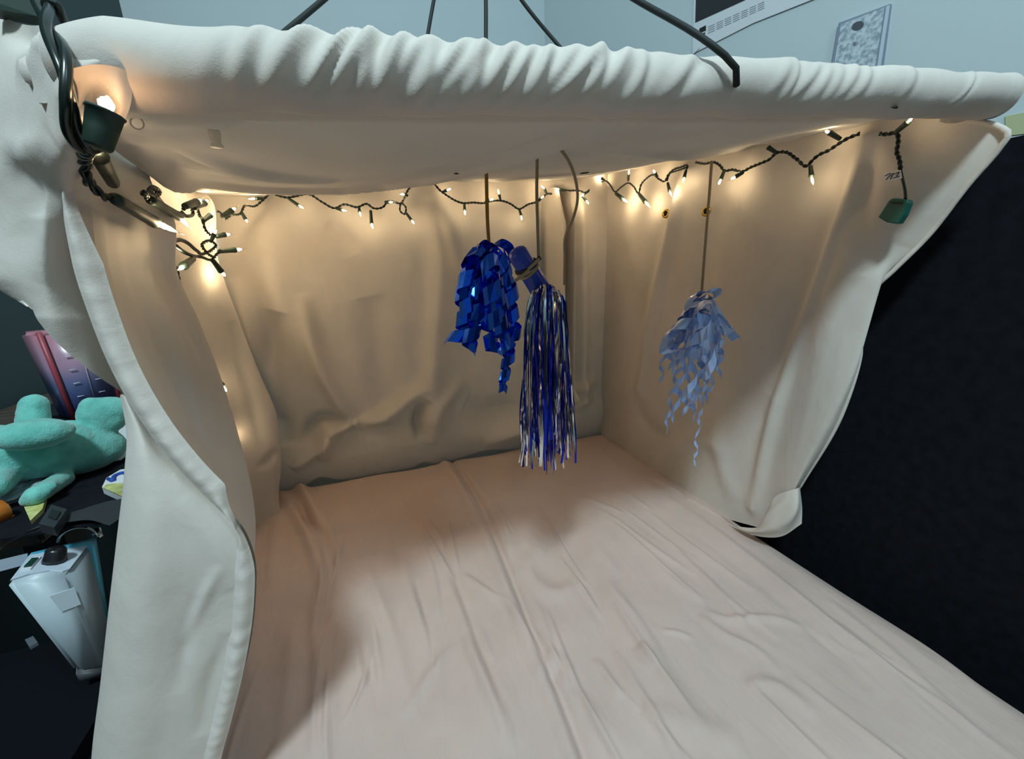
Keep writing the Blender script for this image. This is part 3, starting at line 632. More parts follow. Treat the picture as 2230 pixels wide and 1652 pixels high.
# green end plug and its tag
c = [sp(*p) for p in ((1917, 473), (1925, 462), (1941, 436), (1950, 431), (1982, 435), (1985, 441), (1974, 468), (1961, 488), (1936, 484))]
pg = slab('end_plug', [p+np.array([-.006, 0, 0]) for p in c], 0.012, (-1, 0, 0), M_plug, ls)
bv = pg.modifiers.new('soft', 'BEVEL'); bv.width = 0.0022; bv.segments = 3
slab('plug_slot', [sp(*p)+np.array([-.0075, 0, 0]) for p in ((1948, 439), (1972, 440), (1971, 445), (1947, 444))], 0.002, (-1, 0, 0), M_husk, pg)
M_tag = mat('white_tag', (.85, .86, .88), .6)
tg = slab('paper_tag', [sp(*p)+np.array([-.004, 0, 0]) for p in ((1928, 378), (1966, 370), (1969, 388), (1932, 396))], 0.0004, (-1, 0, 0), M_tag, ls)
for i, (p, q) in enumerate((((1932, 383), (1944, 377)), ((1934, 392), (1946, 379)), ((1944, 391), (1950, 377)), ((1950, 380), (1962, 375)), ((1950, 388), (1964, 384)), ((1957, 384), (1964, 374)))):
    tube('tag_print', [sp(*p)+np.array([-.0046, 0, 0]), sp(*q)+np.array([-.0046, 0, 0])], 0.0005, M_cord, tg, 5)

# ------------------------------------------------------------------ hanging ornaments
def strip_geo(P, Wd):
    P = np.asarray(P); Wd = np.asarray(Wd); V = np.stack([P-Wd/2, P+Wd/2], 1).reshape(-1, 3); return V, grid_faces(len(P), 2)
def curl(name, pts, r0, r1, w0, w1, pitch, m, parent, ph=0.0, facet=9, jitter=0.0):
    """ribbon wound as a hanging corkscrew around a drooping axis"""
    L = np.linalg.norm(np.diff(np.asarray(pts, float), axis=0), axis=1).sum(); turns = L/pitch; n = max(10, int(turns*facet))
    A = cr(pts, n); T, N, Bn = frames(A); t = np.linspace(0, 1, n); an = ph+t*turns*2*np.pi+jitter*np.sin(t*turns*4.1+ph)
    r = (r0+(r1-r0)*t)*(1+0.15*np.sin(t*17+ph*3)); w = w0+(w1-w0)*t
    Q = A+r[:, None]*(np.cos(an)[:, None]*N+np.sin(an)[:, None]*Bn)
    V, fs = strip_geo(Q, T*w[:, None]); return mesh(name, V, fs, m, parent, smooth=False)
def band(name, pts, w, th, m, parent, n=16):
    Pn = cr(pts, n); T, N, Bn = frames(Pn); V = []
    Bd = np.cross(T, np.array([0, 1.0, 0.0])); Bd /= np.maximum(np.linalg.norm(Bd, axis=1, keepdims=True), 1e-6); Nd = np.cross(Bd, T)
    for i in range(n):
        for s, u in ((-1, -1), (1, -1), (1, 1), (-1, 1)): V.append(Pn[i]+Bd[i]*s*w/2+Nd[i]*u*th/2)
    fs = grid_faces(n, 4, True)+[(0, 1, 2, 3), ((n-1)*4+3, (n-1)*4+2, (n-1)*4+1, (n-1)*4)]
    return mesh(name, V, fs, m, parent)

r1 = on_roof(1059, 376); y1 = min(r1[1], 0.90)
def O1(px, py, dy=0.0): return at(px, py, y=y1+dy)
K1 = depth(O1(1066, 640))/F
o1 = thing('ribbon_ornament', O1(1065, 540), 'shiny royal blue curly foil ribbon cluster hanging on a mustard elastic', 'ornament')
band('elastic_cord', [O1(1059, 368), O1(1060, 420), O1(1062, 490), O1(1066, 545)], 7*K1, 2.5*K1, M_must, o1)
R1 = [  # (axis pixels, dy, r0, r1, w0, w1, pitch) in pixels
 ([(1050, 555), (1022, 600), (1012, 660), (1008, 710), (985, 747)], -.01, 16, 13, 28, 24, 40), ([(1052, 560), (1040, 610), (1038, 680), (1022, 758)], -.03, 15, 12, 28, 24, 38),
 ([(1060, 560), (1058, 620), (1062, 690), (1074, 765)], -.02, 16, 13, 30, 24, 40), ([(1072, 560), (1080, 630), (1096, 700), (1108, 770), (1094, 850)], 0.0, 17, 8, 30, 14, 34),
 ([(1080, 560), (1100, 605), (1112, 660), (1118, 720), (1104, 770)], .02, 16, 12, 28, 20, 36), ([(1068, 556), (1050, 610), (1030, 660), (1035, 715)], .01, 15, 12, 26, 22, 38),
 ([(1066, 560), (1074, 620), (1086, 680), (1096, 745)], -.045, 15, 12, 28, 22, 38), ([(1072, 550), (1096, 580), (1104, 640), (1118, 700)], .03, 16, 12, 28, 22, 38),
 ([(1058, 552), (1030, 575), (1018, 620), (1020, 680)], -.03, 16, 13, 30, 24, 42), ([(1064, 548), (1066, 590), (1074, 640), (1080, 700)], -.06, 16, 13, 30, 26, 40),
 ([(1094, 740), (1102, 770), (1098, 810), (1092, 848)], -.01, 9, 6, 22, 14, 26)]
for i, (ax, dy, a, b, c, d, p) in enumerate(R1):
    curl('ribbon', [O1(x, y, dy*min(1, k)) for k, (x, y) in enumerate(ax)], a*1.3*K1, b*1.3*K1, c*1.22*K1, d*1.25*K1, p*1.22*K1, M_blue, o1, i*1.7, 9, 0.3)
for i, lp in enumerate(([(1066, 540), (1050, 530), (1034, 545), (1040, 575), (1062, 560)], [(1066, 540), (1088, 528), (1112, 545), (1106, 580), (1076, 565)], [(1066, 545), (1058, 555), (1066, 590), (1082, 570), (1070, 545)], [(1060, 545), (1030, 552), (1008, 580), (1012, 610), (1040, 585)])):
    Pn = cr([O1(x, y, -.012*k*(1 if i != 1 else -1)) for k, (x, y) in enumerate(lp)], 22)
    Wd = np.tile(np.array([[0.25, -0.8, 0.45]])*30*K1, (22, 1)); V, fs = strip_geo(Pn, Wd); mesh('ribbon', V, fs, M_blue, o1, smooth=True)
lathe('knot', O1(1066, 532), O1(1066, 550), [(0, 2*K1), (.4, 9*K1), (1, 6*K1)], M_blue, o1)

r2 = on_roof(1170, 335); y2 = min(r2[1], 0.86); print('roof hits', r1, r2, on_roof(1550, 352), on_roof(1210, 320))
def O2(px, py, dy=0.0): return at(px, py, y=y2+dy)
K2 = depth(O2(1180, 750))/F
o2 = thing('streamer_tassel', O2(1150, 590), 'blue and silver foil streamers on a blue plastic handle hanging by beige elastic', 'ornament')
band('elastic_cord', [O2(1170, 333), O2(1169, 420), O2(1171, 500), O2(1173, 562)], 6*K2, 2*K2, M_beige, o2)
ha, hb = O2(1121, 541), O2(1183, 640, .01); rr = 21*K2
V, fs = lathe_geo(ha, hb, [(0, rr*.15), (.015, rr*.5), (.05, rr*.82), (.11, rr*.97), (.2, rr), (.6, rr*1.0), (.95, rr*1.05), (1, rr*.98)], 40)
V = V.reshape(-1, 40, 3); axm = V.mean(1, keepdims=True); rib = (1+0.03*np.sign(np.sin(np.arange(40)*np.pi/2+.5))); V = axm+(V-axm)*rib[None, :, None]
mesh('handle', V.reshape(-1, 3), fs, M_bluepl, o2)
hx = (hb-ha)/np.linalg.norm(hb-ha)
def ring(name, t, r, w, m, tilt=0.0):
    c = ha+(hb-ha)*t; e1 = np.cross(hx, [0, 1, 0]); e1 /= np.linalg.norm(e1); e2 = np.cross(hx, e1); a = np.linspace(0, 2*np.pi, 30)
    tube(name, [c+r*(np.cos(k)*e1+np.sin(k)*e2)+hx*tilt*np.cos(k) for k in a], w, m, o2, 8)
ring('black_band', .37, rr*1.08, 3.5*K2, M_cord); ring('elastic_wrap', .44, rr*1.1, 3.2*K2, M_beige, 3*K2); ring('elastic_wrap', .47, rr*1.1, 3.0*K2, M_beige, -3*K2)
band('elastic_tail', [O2(1152, 588, -.03), O2(1138, 600, -.03), O2(1121, 612, -.03)], 6*K2, 2*K2, M_beige, o2, 10)
band('elastic_tail', [O2(1150, 586, -.03), O2(1163, 574, -.03), O2(1176, 562, -.02)], 6*K2, 2*K2, M_beige, o2, 10)
band('black_tail', [O2(1163, 570, -.024), O2(1171, 566, -.022), O2(1176, 560, -.02)], 8*K2, 3*K2, M_cord, o2, 8)
rs = random.Random(3)
for i in range(124):
    u = rs.random(); dep = rs.uniform(-.032, .032)*(0.5+1.0*math.sin(math.pi*min(1, max(0, u)))); tx = 1163+u*58; bx = 1137+u*112+rs.gauss(0, 3)
    ty = 640-22*math.sin(math.pi*min(1, max(.1, u*1.1)))+rs.uniform(-4, 8); by = 1000+rs.uniform(-45, 36)-abs(u-.5)*40
    sx = 1143+u*93+rs.gauss(0, 3); w = rs.choice([3, 4, 5, 6.5])*K2
    pts = [O2(1185, 632, 0.01), O2(tx, ty, dep*.6), O2(sx, ty+70+rs.uniform(-15, 15), dep), O2(sx+rs.gauss(0, 3)+(bx-sx)*.4, (ty+by)/2, dep+rs.gauss(0, .004)), O2(bx+rs.gauss(0, 2), by-60, dep+rs.gauss(0, .004)), O2(bx+rs.gauss(0, 4), by, dep)]
    n = 26; Pn = cr(pts, n); a0 = rs.uniform(-1.0, 1.0); an = a0+np.cumsum(np.array([rs.gauss(0, .22) for _ in range(n)]))
    Wd = np.stack([np.cos(an), np.sin(an), 0*an], 1)*w; V, fs = strip_geo(Pn, Wd); mesh('strand', V, fs, M_silver if rs.random() < .36 else M_blue2, o2)

r3 = on_roof(1550, 352); y3 = min(r3[1], 0.58)
def O3(px, py, dy=0.0): return at(px, py, y=y3+dy)
K3 = depth(O3(1520, 780))/F
o3 = thing('pale_ribbon_ornament', O3(1530, 640), 'pale blue iridescent curly ribbon cluster hanging in front of the right curtain', 'ornament')
band('elastic_cord', [O3(1550, 350), O3(1545, 420), O3(1536, 530), O3(1528, 636)], 5.5*K3, 2*K3, M_beige, o3)
R3 = [([(1525, 650), (1495, 690), (1465, 730), (1450, 760)], -.01, 9, 10, 20, 22, 44), ([(1525, 655), (1490, 720), (1450, 765), (1438, 835)], .01, 8, 4, 18, 12, 40), ([(1530, 655), (1500, 740), (1470, 830), (1448, 940)], 0, 8, 4, 18, 12, 46),
 ([(1530, 660), (1510, 740), (1495, 830), (1490, 905)], -.02, 9, 6, 20, 14, 44), ([(1535, 660), (1535, 760), (1515, 840), (1505, 910)], -.01, 9, 6, 20, 16, 46), ([(1535, 655), (1545, 760), (1530, 860), (1520, 930), (1512, 1028)], 0.0, 9, 3, 20, 10, 48),
 ([(1540, 655), (1560, 740), (1555, 800), (1535, 880)], .01, 9, 5, 20, 12, 44), ([(1545, 655), (1570, 690), (1590, 720), (1605, 738)], 0, 8, 6, 18, 16, 40), ([(1535, 660), (1530, 700), (1535, 760), (1540, 830)], -.035, 10, 7, 22, 18, 48),
 ([(1530, 660), (1510, 690), (1500, 740), (1480, 790)], -.035, 10, 8, 22, 20, 46), ([(1545, 660), (1560, 700), (1570, 760), (1566, 822)], -.01, 8, 5, 18, 12, 40), ([(1525, 660), (1490, 700), (1470, 760), (1460, 800)], .02, 10, 7, 20, 16, 44)]
R3 += [([(x+rx, y) for x, y in ax[:-1]]+[(ax[-1][0]+2*rx, ax[-1][1]-25)], dy+rd, a+2, b+2, c+4, d+4, p+6) for (ax, dy, a, b, c, d, p), rx, rd in zip(R3[:4]+R3[6:12], (8, 12, 10, 9, -10, -8, 5, 12, -9, 8), (-.02, -.02, -.03, -.045, -.03, -.02, -.06, -.02, .01, -.03))]
for i, (ax, dy, a, b, c, d, p) in enumerate(R3):
    curl('ribbon', [O3(x, y, dy*min(1, k)) for k, (x, y) in enumerate(ax)], a*1.1*K3, b*1.2*K3, c*1.0*K3, d*1.05*K3, p*1.1*K3, M_pale, o3, i*2.1, 8, 0.5)
for lp in ([(1530, 640), (1512, 640), (1500, 668), (1515, 690)], [(1530, 640), (1545, 632), (1562, 634), (1560, 648)], [(1530, 645), (1522, 670), (1535, 690), (1550, 660)], [(1532, 650), (1495, 690), (1450, 735), (1445, 765), (1485, 760)], [(1540, 650), (1565, 690), (1590, 725), (1603, 738)]):
    Pn = cr([O3(x, y, -.008*k) for k, (x, y) in enumerate(lp)], 16); Wd = np.tile(np.array([[0.5, -0.6, 0.5]])*20*K3, (16, 1)); V, fs = strip_geo(Pn, Wd); mesh('ribbon', V, fs, M_pale, o3)
# loose elastic loop coming through the roof
yl = min(on_roof(1210, 320)[1], .75)
e4 = band('elastic_cord', [at(a, b, y=yl+.1*k/6) for k, (a, b) in enumerate(((1208, 316), (1222, 327), (1243, 360), (1256, 405), (1257, 440), (1247, 478), (1231, 516), (1230, 560), (1229, 620)))], 6*K2, 2*K2, M_beige, None, 40)
tag(e4, 'thin beige elastic curving down from the roof right of the streamer tassel', 'cord')

# ------------------------------------------------------------------ black cords above the roof
def cordrow(pts, y0, ytop, label, r=0.0028):
    n = len(pts); P_ = [at(a, b, y=(y0[k] if isinstance(y0, (list, tuple)) else y0+(ytop-y0)*k/(n-1))) for k, (a, b) in enumerate(pts)]
    o = tube('support_cord', cr(P_, 24), r, M_cord); tag(o, label, 'cord', 'black cords rising from the canopy'); return o
cordrow([(590, 96), (607, 81), (705, -1), (800, -85), (900, -190)], .47, .60, 'black cord rising at left over the pipe, leaning right towards the top')
cordrow([(924, 120), (928, 96), (945, -1), (965, -100), (985, -190)], .56, .62, 'thinnest black cord, nearly upright, second from the left above the pipe', 0.0022)
cordrow([(1058, 130), (1058, 106), (1058, -1), (1054, -100), (1048, -190)], .50, .60, 'upright black cord rising straight behind the middle of the pipe', 0.0025)
cordrow([(1240, 125), (1222, 105), (1135, -1), (1080, -90), (1052, -190)], .56, .62, 'black cord rising behind the wrinkled pipe, leaning left beside the wall corner', 0.0024)
cordrow([(1604, 186), (1606, 165), (1598, 138), (1580, 122), (1385, -1), (1200, -110), (1060, -190)], (.297, .293, .290, .292, .36, .42, .47), .42, 'thick black cord bending over the front of the pipe through a hole', 0.0026)

# ------------------------------------------------------------------ things on the right wall
def wq(pts, off=.004): return [on_wall(a, b, off) for a, b in pts]
po = thing('poster', on_wall(1640, 60), 'white bordered poster with a dark picture hanging on the right wall', 'poster')
slab('paper_sheet', wq([(1508, 117), (1512, -60), (1900, -190), (1900, -55), (1766, 0), (1640, 50)], .005), .003, WN, M_white, po)
slab('dark_picture', wq([(1514, 49), (1517, -60), (1800, -190), (1800, -110), (1622, 0)], .0065), .001, WN, mat('dark_print', (0.02, 0.022, 0.025), .5), po)
slab('poster_logo', wq([(1523, 62), (1537, 55), (1537, 66), (1523, 72)], .0065), .001, WN, M_cord, po)
slab('poster_logo', wq([(1523, 76), (1535, 70), (1535, 74), (1523, 80)], .0065), .001, WN, M_cord, po)
M_grey = mat('grey_print', (.30, .34, .38), .6)
for k in range(4):
    a0 = np.array([1542, 58+k*4.5]); a1 = np.array([1668, 1+k*4.5])
    n_ = 7
    for j in range(n_):
        s, e = a0+(a1-a0)*(j/n_), a0+(a1-a0)*((j+.8)/n_); slab('print_line', wq([s, e, e+[0, 1.4], s+[0, 1.4]], .006), .0006, WN, M_grey, po)
slab('torn_corner', wq([(1508, 117), (1512, 96), (1524, 104), (1503, 124)], .008), .001, WN, M_white, po)
pl = thing('wall_plaque', on_wall(1870, 90), 'grey mottled rectangular plaque with a dark hole near its top on the wall', 'plaque')
slab('frame', wq([(1809, 150), (1826, 50), (1940, 8), (1921, 150)], .012), .012, WN, mat('grey_frame', (.25, .29, .38), .5), pl)
slab('mottled_face', wq([(1815, 150), (1831, 53), (1926, 16), (1905, 150)], .0135), .002, WN, noise_col(mat('mottled_metal', (.5, .55, .62), .45), (.30, .36, .42), (.62, .68, .74), 90, 5, (1, 1, 1), .38, .6), pl)
slab('plaque_edge', wq([(1909, 150), (1930, 14), (1938, 11), (1917, 150)], .0135), .002, WN, mat('pale_edge', (.55, .62, .7), .5), pl)
hc = on_wall(1868, 56, .014); slab('hole', [on_wall(1868+13*math.cos(t)-2*math.sin(t), 56-9*math.sin(t)-5*math.cos(t), .0145) for t in np.linspace(0, 2*np.pi, 14, endpoint=False)], .001, WN, mat('hole_grey', (.08, .09, .11), .5), pl)
slab('hole', [on_wall(1861+4*math.cos(t), 95-4*math.sin(t), .0145) for t in np.linspace(0, 2*np.pi, 9, endpoint=False)], .001, WN, mat('spot_grey', (.2, .22, .26), .5), pl)
sn = slab('sticky_note', wq([(2190, 296), (2189, 253), (2275, 236), (2275, 286)], .003), .002, WN, mat('yellow_note', (.50, .52, .28), .7)); tag(sn, 'pale yellow note on the wall just above the black panel', 'note')

# ------------------------------------------------------------------ table and what lies on it
TZ = Z0-0.247
tb = thing('table', (-.6, .95, 0), 'brown table against the dark wall, mostly covered in black', 'table')
M_wood = noise_col(mat('brown_laminate', (.07, .05, .04), .5), (.05, .036, .03), (.095, .07, .055), 14, 5, (1, 6, 1))
box('tabletop', (-.595, 1.03, TZ-.0135), (.43, .98, .025), M_wood, tb, .004)
for xx in (-.78, -.41):
    for yy in (.60, 1.48): box('leg', (xx, yy, (TZ-.026)/2), (.04, .04, TZ-.026), M_cord, tb, .003)
def tp(px, py, up=0.0): return at(px, py, z=TZ+up)
def flat(name, pts, m, label, cat, up=.002, th=.0015):
    o = slab(name, [tp(a, b, up) for a, b in pts], th, (0, 0, 1), m); tag(o, label, cat); return o
flat('black_mat', [(-40, 1180), (-40, 985), (60, 905), (200, 870), (285, 868), (285, 1125)], M_black, 'black fabric mat spread over the table under the plush toy', 'mat', .003, .0025)
M_plastic_blk = mat('glossy_black', (.012, .012, .014), .25)
bg = slab('black_sleeve', [tp(*p, .010) for p in ((95, 885), (150, 865), (182, 868), (184, 890), (120, 905), (96, 905))], .006, (0, 0, 1), M_plastic_blk); tag(bg, 'glossy black folder lying behind the plush toy at the table edge', 'folder')
flat('paper', [(205, 1010), (232, 955), (285, 905), (300, 905), (300, 975), (262, 1000)], M_white, 'white sheet of paper right of the plush toy', 'paper', .006)
flat('paper', [(-20, 955), (-20, 935), (40, 925), (30, 937)], M_white, 'white paper edge left behind the plush toy flipper', 'paper', .006)
fl = slab('paper', [tp(120, 858, .006), tp(122, 848, .012), tp(150, 835, .016), tp(160, 833, .018), tp(160, 850, .006)], .001, (0, 0, 1), M_white); tag(fl, 'crumpled white paper scrap beside the pink water jug', 'paper')
# plush toy: one continuous fused body
def plush():
    bm = bmesh.new()
    def ell(c, ax, rad):
        """ellipsoid at c, long axis ax"""
        z = Vector(ax).normalized(); q = z.to_track_quat('Z', 'Y').to_matrix().to_4x4()
        M = Matrix.Translation(Vector(c)) @ q @ Matrix.Diagonal((rad[0], rad[1], rad[2], 1)); bmesh.ops.create_icosphere(bm, subdivisions=3, radius=1, matrix=M)
    d0 = .79
    def T(px, py, d=d0): return at(px, py, d=d)
    k = lambda p: p*d0/F*1.0
    def seg(p, q, r0, r1, n=6, dd=(d0, d0)):
        a, b = T(*p, dd[0]), T(*q, dd[1])
        for i in range(n):
            t = i/(n-1); c = a+(b-a)*t; r = r0+(r1-r0)*t; ell(c, b-a, (r, r, r))
    px = .00070
    A, Bp = T(-60, 985), T(210, 960)
    ell(T(70, 985), Bp-A, (50*px, 50*px, 128*px)); ell(T(150, 980), Bp-A, (48*px, 50*px, 84*px)); ell(T(188, 972), Bp-A, (42*px, 46*px, 44*px)); ell(T(-30, 995), Bp-A, (54*px, 56*px, 90*px))
    ell(T(85, 970, d0-.012), Bp-A, (44*px, 46*px, 80*px))
    seg((200, 950), (215, 915), 24*px, 22*px); ell(T(228, 896), T(262, 888)-T(200, 900), (25*px, 30*px, 42*px)); ell(T(200, 888), T(260, 890)-T(200, 900), (19*px, 22*px, 20*px)); ell(T(243, 908), (0, 0, 1), (24*px, 24*px, 30*px))
    seg((72, 950), (74, 882), 27*px, 22*px, 7, (d0+.04, d0+.05)); ell(T(72, 884, d0+.05), T(70, 900)-T(72, 870), (25*px, 17*px, 24*px))
    seg((130, 945), (155, 935), 26*px, 20*px, 5, (d0+.03, d0+.03))
    ell(T(75, 945, d0-.055), T(130, 945)-T(20, 960), (36*px, 26*px, 50*px))
    seg((140, 1040), (78, 1078), 15*px, 16*px, 8, (d0-.035, d0-.085)); ell(T(84, 1074, d0-.08), T(60, 1090)-T(120, 1055), (19*px, 14*px, 26*px))
    seg((0, 1040), (-15, 1060), 24*px, 20*px, 4, (d0-.03, d0-.06))
    me = bpy.data.meshes.new('plush_turtle'); bm.to_mesh(me); bm.free()
    o = link('plush_turtle', me, None)
    r = o.modifiers.new('fuse', 'REMESH'); r.mode = 'VOXEL'; r.voxel_size = .0026
    s = o.modifiers.new('soft', 'SMOOTH'); s.iterations = 7; s.factor = .6
    tx = bpy.data.textures.new('fur', 'CLOUDS'); tx.noise_scale = .006; dm = o.modifiers.new('fur', 'DISPLACE'); dm.texture = tx; dm.strength = .0014
    dg = bpy.context.evaluated_depsgraph_get(); ev = o.evaluated_get(dg); m2 = bpy.data.meshes.new_from_object(ev); bpy.data.objects.remove(o)
    zs = np.array([v.co.z for v in m2.vertices]); dz = TZ+.006-zs.min()
    m = bump(noise_col(mat('teal_plush', (.16, .52, .46), .95), (.13, .46, .40), (.20, .58, .51), 60, 4), [(420, 3, .5, .002, (1, 1, 1))]); m.node_tree.nodes['Principled BSDF'].inputs['Sheen Weight'].default_value = .5
    o = link('plush_turtle', m2, m); tag(o, 'teal plush toy turtle lying on the table with flippers out', 'plush toy'); return o
plush()
# water jug: translucent pink to blue
jb = at(215, 905, z=TZ+.002); jd = np.hypot(jb[0], jb[1])
jug = thing('water_jug', jb, 'translucent pink and blue square jug with white measuring marks', 'jug')
jw, jh = .062, .175
def jugm():
    m = mat('pink_blue_plastic', (.4, .2, .4), .25); nt = m.node_tree; b = nt.nodes['Principled BSDF']; tc = nt.nodes.new('ShaderNodeTexCoord'); sx = nt.nodes.new('ShaderNodeSeparateXYZ'); r = nt.nodes.new('ShaderNodeValToRGB')
    mr = nt.nodes.new('ShaderNodeMapRange'); mr.inputs[1].default_value = TZ; mr.inputs[2].default_value = TZ+jh
    r.color_ramp.elements[0].color = (.05, .07, .30, 1); r.color_ramp.elements[1].color = (.50, .22, .27, 1); e = r.color_ramp.elements.new(.40); e.color = (.14, .19, .40, 1); e = r.color_ramp.elements.new(.62); e.color = (.42, .27, .38, 1)
    ge = nt.nodes.new('ShaderNodeNewGeometry'); nt.links.new(ge.outputs['Position'], sx.inputs[0]); nt.links.new(sx.outputs[2], mr.inputs[0]); nt.links.new(mr.outputs[0], r.inputs[0]); nt.links.new(r.outputs[0], b.inputs['Base Color'])
    b.inputs['Alpha'].default_value = .9; return m
az = math.atan2(jb[0], jb[1])
er = np.array([math.cos(az), -math.sin(az), 0]); ef = np.array([math.sin(az), math.cos(az), 0]); er, ef = er*math.cos(.35)+ef*math.sin(.35), ef*math.cos(.35)-er*math.sin(.35)
lo = [jb-er*.036, jb+er*.036, jb+er*.036+ef*.06, jb-er*.036+ef*.06]; up = np.array([0, 0, jh]); hi = [p+up+(p-jb-ef*.03)*.30 for p in lo]
bm = bmesh.new(); vs = [bm.verts.new(p) for p in lo+hi]
for f in ((3, 2, 1, 0), (4, 5, 6, 7), (0, 1, 5, 4), (1, 2, 6, 5), (2, 3, 7, 6), (3, 0, 4, 7)): bm.faces.new([vs[i] for i in f])
bmesh.ops.bevel(bm, geom=bm.edges[:], offset=.007, segments=3, affect='EDGES'); bmobj('body', bm, jugm(), jug, True)
M_tick = mat('white_marks', (.7, .68, .75), .5); M_red = mat('red_plastic', (.36, .06, .085), .4)
for sgn_, nm in ((-1, 'edge_strip'), (1, 'edge_strip')):
    a_ = (lo[0] if sgn_ < 0 else lo[1]); b_ = (hi[0] if sgn_ < 0 else hi[1]); tube(nm, [a_-ef*.001, b_-ef*.001], .004, M_red, jug, 8)
for k in range(6):
    t_ = .12+.15*k; c_ = (lo[0]+lo[1])/2*(1-t_)+(hi[0]+hi[1])/2*t_-ef*.0028
    for q in (-.018, .014): tube('measuring_mark', [c_+er*(q-.005), c_+er*(q+.005)], .0008, M_tick, jug, 5)
c0, c1 = (lo[0]+lo[1])/2-ef*.0025, (hi[0]+hi[1])/2-ef*.0035
tube('measuring_mark', [c0*.8+c1*.2, c0*.1+c1*.9], .0007, M_tick, jug, 5)
# pouches, bag, bottle
M_yel = noise_col(mat('yellow_pack', (.55, .55, .16), .5), (.48, .46, .12), (.66, .66, .30), 120)
sk = slab('snack_pouch', [tp(*p, .012) for p in ((222, 1060), (232, 1040), (262, 1022), (290, 1018), (290, 1095), (262, 1078))], .010, (0, 0, 1), M_white); tag(sk, 'white and yellow pouch with a blue curved mark beside the left curtain', 'pouch')
slab('yellow_panel', [tp(*p, .0128) for p in ((224, 1061), (232, 1054), (290, 1048), (290, 1095), (262, 1078))], .001, (0, 0, 1), M_yel, sk)
tube('blue_mark', cr([tp(*p, .0135) for p in ((236, 1042), (246, 1046), (252, 1034), (262, 1030), (280, 1032))], 14), .0022, mat('blue_ink', (.02, .07, .38), .5), sk, 6)
yp = slab('yellow_packet', [tp(*p, .008) for p in ((50, 1098), (62, 1086), (100, 1082), (92, 1108), (66, 1133))], .006, (0, 0, 1), M_yel); tag(yp, 'small yellow packet under the plush toy front flipper', 'packet')
def blob(name, px, py, up, sx, sy, sz, m, label, cat, seed, amp=.35):
    c = tp(px, py, up); bm = bmesh.new(); bmesh.ops.create_icosphere(bm, subdivisions=4, radius=1)
    r = np.random.default_rng(seed)
    for v in bm.verts:
        n = np.array(v.co); k = 1+amp*float(wob(n[None]*1.0, (4, 4, 4), seed)[0])*.5; v.co = Vector((c[0]+n[0]*sx*k, c[1]+n[1]*sy*k, max(TZ+.0035, c[2]+n[2]*sz*k)))
    o = bmobj(name, bm, m, None, True); tag(o, label, cat); return o
blob('plastic_bag', 26, 1074, .008, .030, .026, .009, bump(mat('crinkled_white_plastic', (.45, .5, .58), .3), [(60, 4, .8, .01, (1, 1, 1))]), 'crumpled clear white plastic bag under the plush toy', 'bag', 4, .7)
ob = thing('pill_bottle', tp(5, 1118, .014), 'small orange translucent bottle lying at the left of the table', 'bottle')
lathe('body', tp(-45, 1130, .013), tp(14, 1106, .013), [(0, .011), (.05, .012), (.9, .012), (.97, .009), (1, .008)], mat('orange_plastic', (.55, .16, .02), .2), ob, 18)
slab('label_strip', [tp(*p, .004) for p in ((-30, 1140), (32, 1120), (26, 1124), (-30, 1148))], .001, (0, 0, 1), mat('orange_paper', (.6, .22, .04), .6), ob)
st = thing('bag_strap', tp(150, 1130, .008), 'wide black strap with a buckle lying along the table front edge', 'strap')
Pn = cr([tp(*p, .010) for p in ((60, 1165), (110, 1140), (165, 1120), (230, 1108), (290, 1118))], 26); G = np.stack([Pn+np.array([-.012, -.018, .0]), Pn+np.array([0, 0, .004]), Pn+np.array([.012, .020, 0])], 1)
M_str = mat('grey_black_webbing', (.026, .028, .032), .6); sheet('webbing', G, M_str, st)
bk = slab('buckle', [tp(*p, .020) for p in ((84, 1140), (112, 1098), (146, 1108), (118, 1148))], .010, (0, 0, 1), mat('dark_grey_plastic', (.03, .032, .037), .45), st); slab('buckle_bar', [tp(*p, .0215) for p in ((104, 1124), (114, 1108), (132, 1113), (122, 1130))], .002, (0, 0, 1), M_cord, bk)

# ------------------------------------------------------------------ black chair with the switch box
DD = .565
def dv(px, py, d=DD): return at(px, py, d=d)
sw = thing('switch_box', dv(190, 1462), 'pale grey control box with a black knob and blue rear edge', 'control box')
M_box = mat('pale_grey_plastic', (.42, .49, .53), .4); M_box2 = mat('pale_top_plastic', (.55, .62, .70), .4); M_cy = mat('sky_blue_plastic', (.10, .45, .62), .4)
fl_t, fr_t = dv(10, 1272), dv(150, 1250); bl_, br_ = dv(164, 1466), dv(232, 1454)
CZ = float(min(bl_[2], br_[2]))-.0125
M_blk2 = mat('black_fabric', (0.005, 0.0055, 0.008), .95)
M_blk2.node_tree.nodes['Principled BSDF'].inputs['Specular IOR Level'].default_value = 0.08
ch = thing('black_ottoman', (-.6, .33, 0), 'black padded seat beside the bed below the switch box', 'ottoman')
box('seat_cushion', (-.5475, .26, CZ-.045), (.525, .62, .09), M_blk2, ch, .02)
box('body', (-.578, .26, .235), (.44, .58, .41), M_blk2, ch, .01)
for xx in (-.80, -.40):
    for yy in (.02, .5): box('leg', (xx, yy, .015), (.04, .04, .03), M_cord, ch, .003)
bk_d = np.array([math.sin(-.42), math.cos(-.42), 0])
def lift(p, px, py, dd): return at(px, py, d=DD+dd)
tl, tr = lift(0, 57, 1209, .055), lift(0, 197, 1186, .055)          # rear edge of pale top
tl2, tr2 = lift(0, 63, 1203, .066), lift(0, 211, 1167, .074)
frr = br_; brr = br_+bk_d*.075; blr = bl_+bk_d*.075
